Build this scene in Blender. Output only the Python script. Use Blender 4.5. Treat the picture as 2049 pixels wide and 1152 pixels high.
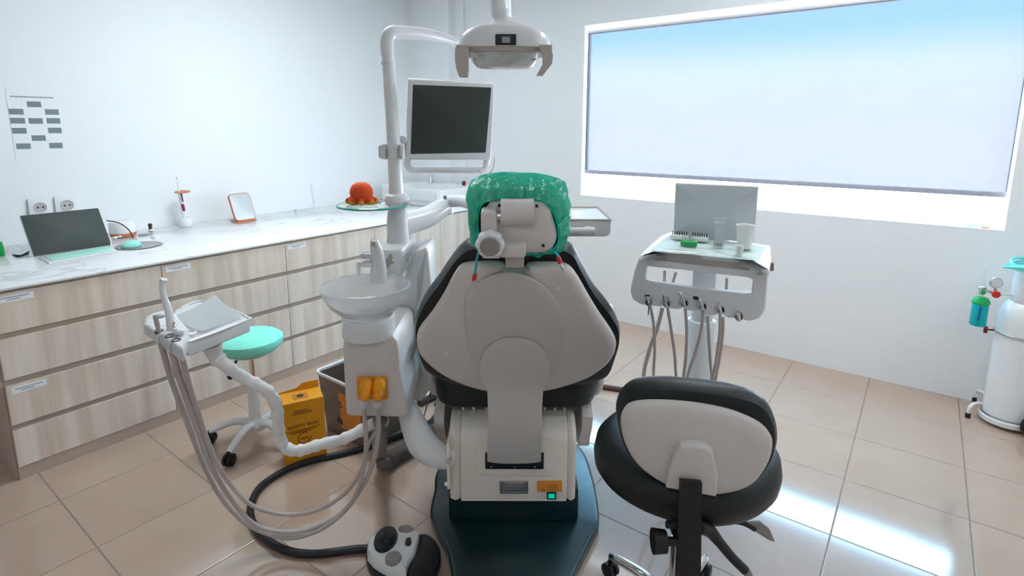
import bpy, bmesh, math, random
from mathutils import Vector, Matrix, noise
random.seed(7)
sc = bpy.context.scene
for o in list(bpy.data.objects): bpy.data.objects.remove(o)
PI = math.pi
D = math.radians
# ------------------------------------------------------------ camera
FPX, PX0, PY0 = 1105.7, 1024.5, 452.8          # focal length and principal point for a 2049x1152 frame
YAW, PITCH, ROLL, EYE = -0.6422, 0.1759, -0.0031, 1.6
def axes(yaw, pitch, roll):
    cy, sy = math.cos(yaw), math.sin(yaw)
    f = Vector((sy*math.cos(pitch), cy*math.cos(pitch), -math.sin(pitch)))
    r = Vector((cy, -sy, 0)); d = f.cross(r)
    return (r*math.cos(roll)+d*math.sin(roll), -r*math.sin(roll)+d*math.cos(roll), f)
cr, cd, cf = axes(YAW, PITCH, ROLL)
cam = bpy.data.objects.new('camera', bpy.data.cameras.new('camera'))
sc.collection.objects.link(cam)
cam.matrix_world = Matrix(((cr.x, -cd.x, -cf.x, 0), (cr.y, -cd.y, -cf.y, 0), (cr.z, -cd.z, -cf.z, EYE), (0, 0, 0, 1)))
cam.data.sensor_fit = 'HORIZONTAL'; cam.data.sensor_width = 36
cam.data.lens = FPX/2049*36
cam.data.shift_y = (PY0-576)/2049
cam.data.clip_start = 0.02
sc.camera = cam
# ------------------------------------------------------------ view, world, light
sc.view_settings.view_transform = 'Standard'; sc.view_settings.look = 'None'
sc.view_settings.exposure = 0.5; sc.view_settings.gamma = 1.0; sc.view_settings.use_curve_mapping = False
W = bpy.data.worlds.new('sky'); sc.world = W; W.use_nodes = True
wn, wl = W.node_tree.nodes, W.node_tree.links
wn.clear()
wo = wn.new('ShaderNodeOutputWorld'); wb = wn.new('ShaderNodeBackground'); wt = wn.new('ShaderNodeTexCoord')
ws = wn.new('ShaderNodeSeparateXYZ'); wr = wn.new('ShaderNodeValToRGB')
wl.new(wt.outputs['Generated'], ws.inputs[0]); wl.new(ws.outputs[2], wr.inputs[0]); wl.new(wr.outputs[0], wb.inputs[0]); wl.new(wb.outputs[0], wo.inputs[0])
cr_ = wr.color_ramp
cr_.elements[0].position = 0.0; cr_.elements[0].color = (0.78, 0.82, 0.98, 1)
cr_.elements[1].position = 0.15; cr_.elements[1].color = (0.30, 0.68, 1.0, 1)
e = cr_.elements.new(0.095); e.color = (0.74, 0.90, 1.0, 1)
WORLD = 24.0
wb.inputs[1].default_value = WORLD
def area(name, loc, rot, sx, sy, power, col, portal=False):
    l = bpy.data.lights.new(name, 'AREA'); l.shape = 'RECTANGLE'; l.size = sx; l.size_y = sy
    l.energy = power; l.color = col
    if portal: l.cycles.is_portal = True
    o = bpy.data.objects.new(name, l); sc.collection.objects.link(o); o.location = loc; o.rotation_euler = rot
    return o
area('window_portal', (-0.97, 4.3, 1.73), (-PI/2, 0, 0), 2.72, 1.38, 1, (1, 1, 1), True)

# ------------------------------------------------------------ frames: the room (R) and the row of equipment, turned 36.8 degrees (V)
TH = -YAW
MR, MV = axes(YAW, PITCH, ROLL), axes(0, PITCH, ROLL)
def ray(px, py, room=False):
    M = MR if room else MV
    return M[0]*((px-PX0)/FPX)+M[1]*((py-PY0)/FPX)+M[2]
E0 = Vector((0, 0, EYE))
def pv(px, py, v): d = ray(px, py); return d*(v/d.y)+E0
def pz(px, py, z): d = ray(px, py); return d*((z-EYE)/d.z)+E0
def rz(px, py, z): d = ray(px, py, True); return d*((z-EYE)/d.z)+E0
def rx(px, py, x): d = ray(px, py, True); return d*(x/d.x)+E0
def ry(px, py, y): d = ray(px, py, True); return d*(y/d.y)+E0
def size(n, p): return n/FPX*(p.y*math.cos(PITCH)+(EYE-p.z)*math.sin(PITCH))   # metres of n pixels at a V point
class Fr:
    """plane at O; a to the right, b up, c towards the viewer"""
    def __init__(s, O, psi=0, lean=0, roll=0, room=False):
        psi, lean, roll = D(psi), D(lean), D(roll)
        ax = Vector((math.cos(psi), math.sin(psi), 0)); w = Vector((-math.sin(psi), math.cos(psi), 0))
        ay = Vector((0, 0, 1))*math.cos(lean)-w*math.sin(lean)
        s.O = Vector(O); s.a = ax*math.cos(roll)+ay*math.sin(roll); s.b = ay*math.cos(roll)-ax*math.sin(roll)
        s.n = s.a.cross(s.b); s.room = room
    def at(s, a, b, c=0): return s.O+s.a*a+s.b*b+s.n*c
    def hit(s, px, py, c=0):
        d = ray(px, py, s.room); t = ((s.O+s.n*c)-E0).dot(s.n)/d.dot(s.n)
        p = d*t+E0-s.O
        return (p.dot(s.a), p.dot(s.b))
    def pts(s, l, c=0): return [s.hit(x, y, c) for x, y in l]
    def mat(s): return Matrix(((s.a.x, s.b.x, s.n.x, s.O.x), (s.a.y, s.b.y, s.n.y, s.O.y), (s.a.z, s.b.z, s.n.z, s.O.z), (0, 0, 0, 1)))
class Hor(Fr):
    def __init__(s, z, room=False):
        s.O = Vector((0, 0, z)); s.a = Vector((1, 0, 0)); s.b = Vector((0, 1, 0)); s.n = Vector((0, 0, 1)); s.room = room

# ------------------------------------------------------------ curves and outlines
def cat(p, n=6, closed=False):
    p = [tuple(q) for q in p]; N = len(p); out = []
    if N < 3: return [Vector(q) if len(q) == 3 else q for q in p]
    rng = range(N) if closed else range(N-1)
    for i in rng:
        a, b, c, d = (p[(i-1) % N], p[i], p[(i+1) % N], p[(i+2) % N]) if closed else (p[max(i-1, 0)], p[i], p[i+1], p[min(i+2, N-1)])
        for k in range(n):
            t = k/n
            out.append(tuple(0.5*((2*b[j])+(c[j]-a[j])*t+(2*a[j]-5*b[j]+4*c[j]-d[j])*t*t+(3*b[j]-a[j]-3*c[j]+d[j])*t**3) for j in range(len(b))))
    if not closed: out.append(p[-1])
    return [Vector(q) for q in out] if len(p[0]) == 3 else out
def area2(p): return sum(p[i][0]*p[(i+1) % len(p)][1]-p[(i+1) % len(p)][0]*p[i][1] for i in range(len(p)))/2
def ccw(p): return p if area2(p) > 0 else p[::-1]
def inset(p, d):
    n = len(p); out = []
    for i in range(n):
        a, b, c = p[i-1], p[i], p[(i+1) % n]
        e1 = Vector((b[0]-a[0], b[1]-a[1])); e2 = Vector((c[0]-b[0], c[1]-b[1]))
        if e1.length < 1e-9: e1 = e2
        if e2.length < 1e-9: e2 = e1
        e1.normalize(); e2.normalize()
        m = Vector((-e1.y-e2.y, e1.x+e2.x))
        if m.length < 1e-6: m = Vector((-e1.y, e1.x))*2
        m.normalize(); k = max(0.5, m.dot(Vector((-e1.y, e1.x))))
        out.append((b[0]+m.x*d/k, b[1]+m.y*d/k))
    return out
def rrect(x0, y0, x1, y1, r, n=5):
    out = []
    r = min(r, abs(x1-x0)/2.001, abs(y1-y0)/2.001)
    for cx, cy, a0 in ((x1-r, y1-r, 0), (x0+r, y1-r, 90), (x0+r, y0+r, 180), (x1-r, y0+r, 270)):
        for k in range(n+1):
            a = D(a0+90*k/n); out.append((cx+r*math.cos(a), cy+r*math.sin(a)))
    return out
def ell(cx, cy, rx_, ry_, n=32): return [(cx+rx_*math.cos(2*PI*k/n), cy+ry_*math.sin(2*PI*k/n)) for k in range(n)]
def polar(p, n=64, c=None):
    cx = c[0] if c else sum(q[0] for q in p)/len(p); cy = c[1] if c else sum(q[1] for q in p)/len(p)
    out = []
    for k in range(n):
        a = 2*PI*k/n; dx, dy = math.cos(a), math.sin(a); best = 0
        for i in range(len(p)):
            x1, y1 = p[i][0]-cx, p[i][1]-cy; x2, y2 = p[(i+1) % len(p)][0]-cx, p[(i+1) % len(p)][1]-cy
            den = dx*(y2-y1)-dy*(x2-x1)
            if abs(den) < 1e-12: continue
            t = (x1*(y2-y1)-y1*(x2-x1))/den; u = (x1*dy-y1*dx)/den
            if t > 0 and -1e-6 <= u <= 1+1e-6: best = max(best, t)
        out.append((cx+dx*best, cy+dy*best))
    return out

# ------------------------------------------------------------ mesh builder
class B:
    def __init__(s): s.bm = bmesh.new(); s.smooth = True
    def grid(s, rings, closed=True, cap0=True, cap1=True):
        bm = s.bm; R = [[bm.verts.new(p) for p in r] for r in rings]
        n = len(rings[0])
        for i in range(len(R)-1):
            for j in range(n if closed else n-1):
                k = (j+1) % n
                try: bm.faces.new((R[i][j], R[i][k], R[i+1][k], R[i+1][j]))
                except ValueError: pass
        for flag, r in ((cap0, R[0]), (cap1, R[-1])):
            if flag and closed:
                c = sum((v.co for v in r), Vector())/n
                m = bm.verts.new(c)
                for j in range(n): bm.faces.new((r[j], r[(j+1) % n], m))
        return s
    def box(s, c, sz, rot=None, bev=0.0, seg=2, fr=None):
        t = bmesh.new(); bmesh.ops.create_cube(t, size=1)
        for v in t.verts: v.co = Vector((v.co.x*sz[0], v.co.y*sz[1], v.co.z*sz[2]))
        if bev > 0: bmesh.ops.bevel(t, geom=list(t.edges), offset=bev, segments=seg, affect='EDGES', profile=0.5)
        M = Matrix.Translation(Vector(c))
        if rot: M = M @ Matrix.Rotation(rot[2], 4, 'Z') @ Matrix.Rotation(rot[1], 4, 'Y') @ Matrix.Rotation(rot[0], 4, 'X')
        if fr: M = fr.mat() @ M
        t.transform(M); s.add(t); return s
    def bounds(s, lo, hi, bev=0.0, seg=2, fr=None):
        return s.box([(a+b)/2 for a, b in zip(lo, hi)], [abs(b-a) for a, b in zip(lo, hi)], None, bev, seg, fr)
    def add(s, t):
        m = {}
        for v in t.verts: m[v] = s.bm.verts.new(v.co)
        for f in t.faces:
            try: s.bm.faces.new([m[v] for v in f.verts])
            except ValueError: pass
        t.free()
    def tube(s, pts, r, n=6, seg=14, cap=True, flat=1.0, fn=None):
        P = cat(pts, n) if n > 1 and len(pts) > 2 else [Vector(q) for q in pts]
        N = len(P)
        if callable(r): rad = [r(i/(N-1)) for i in range(N)]
        elif isinstance(r, (list, tuple)): rad = [r[min(int(i/(N-1)*(len(r)-1)), len(r)-2)]*(1-((i/(N-1)*(len(r)-1)) % 1 if i < N-1 else 1))+r[min(int(i/(N-1)*(len(r)-1)), len(r)-2)+1]*((i/(N-1)*(len(r)-1)) % 1 if i < N-1 else 1) for i in range(N)]
        else: rad = [r]*N
        T = [(P[min(i+1, N-1)]-P[max(i-1, 0)]).normalized() for i in range(N)]
        up = Vector((0, 0, 1)) if abs(T[0].z) < 0.9 else Vector((1, 0, 0))
        nrm = (up-T[0]*up.dot(T[0])).normalized(); rings = []
        for i in range(N):
            nrm = (nrm-T[i]*nrm.dot(T[i])).normalized(); b = T[i].cross(nrm)
            ring = []
            for k in range(seg):
                a = 2*PI*k/seg; rr = rad[i]*(fn(i/(N-1), a) if fn else 1)
                ring.append(P[i]+nrm*(math.cos(a)*rr*flat)+b*(math.sin(a)*rr))
            rings.append(ring)
        s.grid(rings, True, cap, cap); return s
    def lathe(s, prof, c, axis=(0, 0, 1), seg=32, fn=None):
        z = Vector(axis).normalized(); x = (Vector((1, 0, 0)) if abs(z.x) < 0.9 else Vector((0, 1, 0))); x = (x-z*x.dot(z)).normalized(); y = z.cross(x)
        rings = []
        for r, h in prof:
            r = max(r, 1e-5)
            rings.append([Vector(c)+z*h+(x*math.cos(2*PI*k/seg)+y*math.sin(2*PI*k/seg))*(r*(fn(k/seg) if fn else 1)) for k in range(seg)])
        s.grid(rings, True, True, True); return s
    def pill(s, outline, fr, prof, dome0=0, dome1=0, K=(0.8, 0.55, 0.28)):
        o = ccw(outline); rings = []
        cx = sum(p[0] for p in o)/len(o); cy = sum(p[1] for p in o)/len(o)
        i0, c0 = prof[0]; i1, c1 = prof[-1]
        sc_ = lambda q, k: (cx+(q[0]-cx)*k, cy+(q[1]-cy)*k)
        if dome0:
            base = inset(o, i0)
            for k in reversed(K): rings.append([fr.at(*sc_(q, k), c0-dome0*(1-k*k)) for q in base])
        for d, c in prof: rings.append([fr.at(q[0], q[1], c) for q in (inset(o, d) if d else o)])
        if dome1:
            base = inset(o, i1)
            for k in K: rings.append([fr.at(*sc_(q, k), c1+dome1*(1-k*k)) for q in base])
        s.grid(rings, True, True, True); return s
    def slab(s, outline, fr, c0, c1, r=0.004, n=3, dome0=0, dome1=0):
        prof = [(r*(1-math.sin(PI/2*k/n)), c0+r*(1-math.cos(PI/2*k/n))) for k in range(n+1)]
        prof += [(r*(1-math.cos(PI/2*k/n)), c1-r*(1-math.sin(PI/2*k/n))) for k in range(n+1)]
        return s.pill(outline, fr, prof, dome0, dome1)
    def poly(s, pts):
        vs = [s.bm.verts.new(p) for p in pts]; s.bm.faces.new(vs); return s
    def ball(s, c, r, sx=1, sy=1, sz=1, seg=20):
        t = bmesh.new(); bmesh.ops.create_uvsphere(t, u_segments=seg, v_segments=seg//2+2, radius=r)
        for v in t.verts: v.co = Vector((v.co.x*sx, v.co.y*sy, v.co.z*sz))+Vector(c)
        s.add(t); return s
    def text(s, body, fr, a, b, h, c=0.001, width=None, ext=0.0004):
        cu = bpy.data.curves.new('t', 'FONT'); cu.body = body; cu.size = h; cu.extrude = ext
        o = bpy.data.objects.new('t', cu); sc.collection.objects.link(o)
        dg = bpy.context.evaluated_depsgraph_get(); me = bpy.data.meshes.new_from_object(o.evaluated_get(dg))
        xs = [v.co.x for v in me.vertices]; k = 1 if not width else width/(max(xs)-min(xs))
        x0 = min(xs)
        t = bmesh.new(); t.from_mesh(me)
        for v in t.verts: v.co = fr.at(a+(v.co.x-x0)*k, b+v.co.y, c+v.co.z)
        s.add(t); bpy.data.objects.remove(o); bpy.data.curves.remove(cu); bpy.data.meshes.remove(me)
        s.smooth = False; return s
    def solid(s, t):
        """give an open sheet a thickness"""
        bmesh.ops.solidify(s.bm, geom=list(s.bm.faces), thickness=t); return s

def finish(b, name, mat, sub=0):
    bm = b.bm
    bmesh.ops.recalc_face_normals(bm, faces=list(bm.faces))
    if b.smooth:
        for f in bm.faces: f.smooth = True
        for e in bm.edges:
            if len(e.link_faces) == 2 and e.calc_face_angle(0) > 0.62: e.smooth = False
    me = bpy.data.meshes.new(name); bm.to_mesh(me); bm.free()
    me.materials.append(mat)
    return me
class Thing:
    def __init__(s, name, label, cat_, at=(0, 0, 0), V=True, group=None, kind=None, mesh=None, mat=None):
        s.org = Vector(at); s.V = V
        if mesh is not None:
            for v in mesh.bm.verts: v.co -= s.org
            s.o = bpy.data.objects.new(name, finish(mesh, name, mat))
        else:
            s.o = bpy.data.objects.new(name, None); s.o.empty_display_size = 0.1
        sc.collection.objects.link(s.o)
        p = s.org.copy()
        if V: p.rotate(Matrix.Rotation(TH, 3, 'Z')); s.o.rotation_euler = (0, 0, TH)
        s.o.location = p
        if kind: s.o['kind'] = kind
        if label: s.o['label'] = label; s.o['category'] = cat_
        if group: s.o['group'] = group
    def part(s, name, b, mat, parent=None, label=None, kind=None):
        for v in b.bm.verts: v.co -= s.org
        o = bpy.data.objects.new(name, finish(b, name, mat)); sc.collection.objects.link(o)
        o.parent = (parent or s.o)
        if label: o['label'] = label
        if kind: o['kind'] = kind
        return o
def struct(name, b, mat, label=None, cat_=None, at=(0, 0, 0)):
    t = Thing(name, label or name.replace('_', ' '), cat_ or 'wall', at, False, kind='structure', mesh=b, mat=mat); return t
def dup(t, loc, rz_=None, label=None):
    r = t.o.copy(); sc.collection.objects.link(r); r.location = loc
    if rz_ is not None: r.rotation_euler = (0, 0, rz_)
    if label: r['label'] = label
    for ch in list(t.o.children):
        c = ch.copy(); sc.collection.objects.link(c); c.parent = r
        for g in list(ch.children):
            d = g.copy(); sc.collection.objects.link(d); d.parent = c
    return r

# ------------------------------------------------------------ materials
def C(r, g, b):
    f = lambda x: (x/255/12.92) if x/255 <= 0.04045 else ((x/255+0.055)/1.055)**2.4
    return (f(r), f(g), f(b), 1)
def mat(name, col, rough=0.4, metal=0, trans=0, ior=1.45, alpha=1, bump=0, bscale=200, var=0, vscale=5, spec=0.5, emit=None, estr=0, coat=0, sss=0):
    m = bpy.data.materials.new(name); m.use_nodes = True; n, l = m.node_tree.nodes, m.node_tree.links
    p = n['Principled BSDF']
    p.inputs['Base Color'].default_value = col; p.inputs['Roughness'].default_value = rough; p.inputs['Metallic'].default_value = metal
    p.inputs['Transmission Weight'].default_value = trans; p.inputs['IOR'].default_value = ior; p.inputs['Alpha'].default_value = alpha
    p.inputs['Specular IOR Level'].default_value = spec; p.inputs['Coat Weight'].default_value = coat
    if emit: p.inputs['Emission Color'].default_value = emit; p.inputs['Emission Strength'].default_value = estr
    if bump or var:
        tc = n.new('ShaderNodeTexCoord'); nz = n.new('ShaderNodeTexNoise'); nz.inputs['Detail'].default_value = 4
        l.new(tc.outputs['Object'], nz.inputs['Vector'])
        if bump:
            nz.inputs['Scale'].default_value = bscale
            bp = n.new('ShaderNodeBump'); bp.inputs['Strength'].default_value = bump; bp.inputs['Distance'].default_value = 0.002
            l.new(nz.outputs[0], bp.inputs['Height']); l.new(bp.outputs[0], p.inputs['Normal'])
        if var:
            n2 = n.new('ShaderNodeTexNoise'); n2.inputs['Scale'].default_value = vscale; l.new(tc.outputs['Object'], n2.inputs['Vector'])
            mx = n.new('ShaderNodeMixRGB'); mx.blend_type = 'MULTIPLY'; mx.inputs[0].default_value = 1; mx.inputs[1].default_value = col
            rp = n.new('ShaderNodeMapRange'); rp.inputs['To Min'].default_value = 1-var; rp.inputs['To Max'].default_value = 1+var
            l.new(n2.outputs[0], rp.inputs[0]); l.new(rp.outputs[0], mx.inputs[2]); l.new(mx.outputs[0], p.inputs['Base Color'])
    return m
M_ = {}
M_['wall'] = mat('wall_paint', (0.86, 0.88, 0.885, 1), 0.75, bump=0.05, bscale=300)
M_['ceil'] = mat('ceiling_paint', (0.88, 0.87, 0.85, 1), 0.8)
M_['white'] = mat('white_gloss_plastic', (0.80, 0.81, 0.81, 1), 0.22, var=0.02)
M_['shell'] = mat('warm_white_plastic', (0.68, 0.635, 0.60, 1), 0.38, bump=0.06, bscale=900, var=0.03)
M_['cream'] = mat('cream_plastic', (0.86, 0.79, 0.70, 1), 0.38, bump=0.05, bscale=900, var=0.02)
M_['gray'] = mat('gray_plastic', (0.30, 0.275, 0.26, 1), 0.5, bump=0.1, bscale=500)
M_['lgray'] = mat('light_gray_plastic', (0.70, 0.705, 0.71, 1), 0.35, var=0.02)
M_['taupe'] = mat('taupe_plastic', (0.46, 0.40, 0.36, 1), 0.4, var=0.04)
M_['dark'] = mat('black_vinyl', (0.006, 0.010, 0.011, 1), 0.40, bump=0.25, bscale=500, var=0.15, spec=0.5)
M_['darkp'] = mat('black_plastic', (0.006, 0.008, 0.010, 1), 0.4, bump=0.1, bscale=400)
M_['base'] = mat('dark_teal_metal', (0.008, 0.028, 0.032, 1), 0.25, bump=0.08, bscale=800, var=0.1)
M_['rubber'] = mat('black_rubber', (0.006, 0.007, 0.010, 1), 0.45, bump=0.3, bscale=300)
M_['hose'] = mat('gray_silicone', (0.50, 0.44, 0.41, 1), 0.45, var=0.05)
M_['corr'] = mat('corrugated_gray_plastic', (0.20, 0.175, 0.16, 1), 0.55, var=0.1, bump=0.2)
M_['chrome'] = mat('chrome', (0.80, 0.80, 0.80, 1), 0.12, 1)
M_['steel'] = mat('brushed_steel', (0.55, 0.55, 0.56, 1), 0.3, 1, bump=0.05)
M_['mint'] = mat('mint_cloth', (0.27, 0.86, 0.68, 1), 0.8, bump=0.5, bscale=60, var=0.08, vscale=12)
M_['mintp'] = mat('mint_plastic', (0.33, 0.80, 0.68, 1), 0.35, var=0.03)
M_['key'] = mat('mint_keys', (0.42, 0.76, 0.64, 1), 0.5, bump=0.6, bscale=160)
M_['scr'] = mat('dark_screen', (0.060, 0.072, 0.068, 1), 0.45, spec=0.15, var=.06)
M_['wood'] = mat('copper_toned_wood', C(190, 120, 80), 0.45, var=0.15, vscale=20)
M_['mirror'] = mat('mirror_glass', (0.66, 0.69, 0.70, 1), 0.42, 0.5)
M_['yel'] = mat('yellow_cardboard', C(222, 150, 14), 0.6, bump=0.1, var=0.07)
M_['yelp'] = mat('amber_plastic', C(238, 150, 12), 0.35, var=0.04)
M_['sign'] = mat('orange_sign', C(232, 150, 62), 0.5, var=0.04)
M_['ink'] = mat('dark_ink', (0.03, 0.025, 0.025, 1), 0.6)
M_['ink2'] = mat('brown_ink', C(120, 70, 15), 0.6)
M_['gink'] = mat('gray_ink', (0.30, 0.34, 0.35, 1), 0.6)
M_['gink2'] = mat('slate_ink', C(122, 136, 138), 0.6, var=0.08, vscale=120)
M_['paper'] = mat('paper', (0.86, 0.87, 0.88, 1), 0.7, var=0.01)
M_['org'] = mat('orange_plush', C(232, 88, 40), 0.85, bump=0.8, bscale=120, var=0.2, vscale=25)
M_['orgy'] = mat('golden_plush', C(228, 160, 62), 0.85, bump=0.8, bscale=120, var=0.15, vscale=25)
M_['purple'] = mat('purple_grip', C(130, 40, 95), 0.4)
M_['brown'] = mat('brown_glass', C(92, 48, 30), 0.15, var=0.1)
M_['red'] = mat('red_plastic', C(205, 45, 35), 0.4)
M_['green'] = mat('green_plastic', C(20, 165, 85), 0.4, var=0.05)
M_['teal'] = mat('teal_cord', C(0, 165, 175), 0.4)
M_['binm'] = mat('brown_gray_bin_plastic', C(128, 112, 98), 0.45, bump=0.2, bscale=200, var=0.08)
M_['binin'] = mat('bin_liner_dark', C(90, 76, 64), 0.7, bump=0.5, bscale=60)
M_['ceram'] = mat('white_ceramic', (0.84, 0.85, 0.85, 1), 0.1)
M_['frost'] = mat('frosted_glass', (0.90, 0.95, 0.96, 1), 0.45, trans=0.5, ior=1.3)
M_['lens'] = mat('clear_lens', (0.90, 0.89, 0.89, 1), 0.2, trans=0.2, bump=1.0, bscale=45, var=0.4, vscale=22)
M_['clear'] = mat('clear_plastic', (0.93, 0.97, 0.97, 1), 0.08, trans=0.85, ior=1.2)
M_['film'] = mat('clear_film', (0.80, 0.93, 0.89, 1), 0.15, trans=0.5, ior=1.1, bump=0.6, bscale=25)
M_['tubing'] = mat('aqua_tubing', (0.25, 0.86, 0.82, 1), 0.2, trans=0.4, ior=1.2)
M_['aqua'] = mat('aqua_water', (0.02, 0.62, 0.66, 1), 0.1, trans=0.35, ior=1.2)
M_['gedge'] = mat('green_glass_edge', (0.12, 0.62, 0.48, 1), 0.1, trans=0.3)
M_['gtop'] = mat('clear_glass', (0.88, 0.97, 0.95, 1), 0.02, trans=0.95, ior=1.15)
M_['bowl'] = mat('bowl_glass', (0.97, 0.98, 0.99, 1), 0.22, trans=0.65, ior=1.15)
M_['cup'] = mat('paper_cup_white', (0.86, 0.86, 0.82, 1), 0.6)
M_['beige'] = mat('laminate_edge', C(186, 166, 150), 0.5, var=0.04, vscale=8)
def nodes(m): return m.node_tree.nodes, m.node_tree.links, m.node_tree.nodes['Principled BSDF']
# laminated wood: pale streaks that run up and down
def wood_mat():
    m = mat('pale_wood_laminate', (0.7, 0.6, 0.5, 1), 0.38); n, l, p = nodes(m)
    tc = n.new('ShaderNodeTexCoord'); mp = n.new('ShaderNodeMapping'); mp.inputs['Scale'].default_value = (9, 9, 0.55)
    nz = n.new('ShaderNodeTexNoise'); nz.inputs['Scale'].default_value = 1.4; nz.inputs['Detail'].default_value = 5; nz.inputs['Roughness'].default_value = 0.55
    rp = n.new('ShaderNodeValToRGB'); e = rp.color_ramp.elements
    e[0].position = 0.30; e[0].color = (0.59, 0.46, 0.355, 1); e[1].position = 0.72; e[1].color = (0.86, 0.77, 0.67, 1)
    k = rp.color_ramp.elements.new(0.5); k.color = (0.74, 0.615, 0.51, 1)
    l.new(tc.outputs['Object'], mp.inputs[0]); l.new(mp.outputs[0], nz.inputs['Vector']); l.new(nz.outputs[0], rp.inputs[0]); l.new(rp.outputs[0], p.inputs['Base Color'])
    return m
M_['lam'] = wood_mat()
def marble_mat():
    m = mat('white_marble', (0.85, 0.87, 0.88, 1), 0.09); n, l, p = nodes(m)
    tc = n.new('ShaderNodeTexCoord'); nz = n.new('ShaderNodeTexNoise'); nz.inputs['Scale'].default_value = 1.1; nz.inputs['Detail'].default_value = 7; nz.inputs['Distortion'].default_value = 1.2
    l.new(tc.outputs['Object'], nz.inputs['Vector'])
    s1 = n.new('ShaderNodeMath'); s1.operation = 'SUBTRACT'; s1.inputs[1].default_value = 0.5; l.new(nz.outputs[0], s1.inputs[0])
    ab = n.new('ShaderNodeMath'); ab.operation = 'ABSOLUTE'; l.new(s1.outputs[0], ab.inputs[0])
    rp = n.new('ShaderNodeValToRGB'); e = rp.color_ramp.elements; e[0].position = 0.0; e[0].color = (0.66, 0.675, 0.68, 1); e[1].position = 0.014; e[1].color = (0.86, 0.87, 0.87, 1)
    l.new(ab.outputs[0], rp.inputs[0]); l.new(rp.outputs[0], p.inputs['Base Color']); return m
M_['marble'] = marble_mat()
def tile_mat():
    m = mat('polished_beige_tile', (0.5, 0.4, 0.33, 1), 0.12); n, l, p = nodes(m)
    tc = n.new('ShaderNodeTexCoord'); sp = n.new('ShaderNodeSeparateXYZ'); l.new(tc.outputs['Object'], sp.inputs[0])
    def math_(op, a, b=None):
        q = n.new('ShaderNodeMath'); q.operation = op
        if isinstance(a, (int, float)): q.inputs[0].default_value = a
        else: l.new(a, q.inputs[0])
        if b is not None:
            if isinstance(b, (int, float)): q.inputs[1].default_value = b
            else: l.new(b, q.inputs[1])
        return q.outputs[0]
    ds = []
    ids = []
    for ax, off, t in ((0, -1.056, 0.452), (1, 3.680, 0.4469)):
        u = math_('DIVIDE', math_('SUBTRACT', sp.outputs[ax], off), t)
        ids.append(math_('FLOOR', u))
        f = math_('FRACT', u); d = math_('MULTIPLY', math_('MINIMUM', f, math_('SUBTRACT', 1.0, f)), t); ds.append(d)
    dm = math_('MINIMUM', ds[0], ds[1])
    g = n.new('ShaderNodeMapRange'); g.inputs['From Min'].default_value = 0.0021; g.inputs['From Max'].default_value = 0.0038; l.new(dm, g.inputs[0])
    nz = n.new('ShaderNodeTexNoise'); nz.inputs['Scale'].default_value = 3.0; nz.inputs['Detail'].default_value = 5; l.new(tc.outputs['Object'], nz.inputs['Vector'])
    c = n.new('ShaderNodeMixRGB'); c.inputs[1].default_value = (0.44, 0.31, 0.235, 1); c.inputs[2].default_value = (0.53, 0.39, 0.305, 1); l.new(nz.outputs[0], c.inputs[0])
    gm = n.new('ShaderNodeMixRGB'); gm.inputs[1].default_value = (0.29, 0.21, 0.165, 1); l.new(g.outputs[0], gm.inputs[0]); l.new(c.outputs[0], gm.inputs[2])
    l.new(gm.outputs[0], p.inputs['Base Color'])
    rr = n.new('ShaderNodeMapRange'); rr.inputs['To Min'].default_value = 0.5; rr.inputs['To Max'].default_value = 0.10; l.new(g.outputs[0], rr.inputs[0]); l.new(rr.outputs[0], p.inputs['Roughness'])
    bp = n.new('ShaderNodeBump'); bp.inputs['Strength'].default_value = 0.4; bp.inputs['Distance'].default_value = 0.002; l.new(g.outputs[0], bp.inputs['Height']); l.new(bp.outputs[0], p.inputs['Normal'])
    ir = n.new('ShaderNodeMapRange'); ir.inputs['To Min'].default_value = 1.25; ir.inputs['To Max'].default_value = 2.05; l.new(g.outputs[0], ir.inputs[0]); l.new(ir.outputs[0], p.inputs['IOR'])
    return m
M_['tile'] = tile_mat()
def sheer(name, col, tr, alpha, gloss=0.0, bump=0):
    """thin sheet: part seen through, part glowing with light from behind"""
    m = bpy.data.materials.new(name); m.use_nodes = True; n, l = m.node_tree.nodes, m.node_tree.links; n.clear()
    o = n.new('ShaderNodeOutputMaterial'); d = n.new('ShaderNodeBsdfDiffuse'); t = n.new('ShaderNodeBsdfTranslucent'); x = n.new('ShaderNodeBsdfTransparent')
    d.inputs[0].default_value = col; t.inputs[0].default_value = col; x.inputs[0].default_value = (1, 1, 1, 1) if alpha[1] is None else alpha[1]
    a = n.new('ShaderNodeMixShader'); a.inputs[0].default_value = tr; l.new(d.outputs[0], a.inputs[1]); l.new(t.outputs[0], a.inputs[2])
    b = n.new('ShaderNodeMixShader'); b.inputs[0].default_value = alpha[0]; l.new(a.outputs[0], b.inputs[1]); l.new(x.outputs[0], b.inputs[2])
    last = b
    if gloss:
        g = n.new('ShaderNodeBsdfGlossy'); g.inputs['Roughness'].default_value = 0.22; c = n.new('ShaderNodeMixShader'); c.inputs[0].default_value = gloss
        l.new(b.outputs[0], c.inputs[1]); l.new(g.outputs[0], c.inputs[2]); last = c
        if bump:
            tc = n.new('ShaderNodeTexCoord'); nz = n.new('ShaderNodeTexNoise'); nz.inputs['Scale'].default_value = 16; nz.inputs['Detail'].default_value = 4; nz.inputs['Distortion'].default_value = 1.1
            bp = n.new('ShaderNodeBump'); bp.inputs['Strength'].default_value = bump; bp.inputs['Distance'].default_value = 0.03
            l.new(tc.outputs['Object'], nz.inputs['Vector']); l.new(nz.outputs[0], bp.inputs['Height'])
            for q in (g, d, t): l.new(bp.outputs[0], q.inputs['Normal'])
    l.new(last.outputs[0], o.inputs[0]); return m
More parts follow.
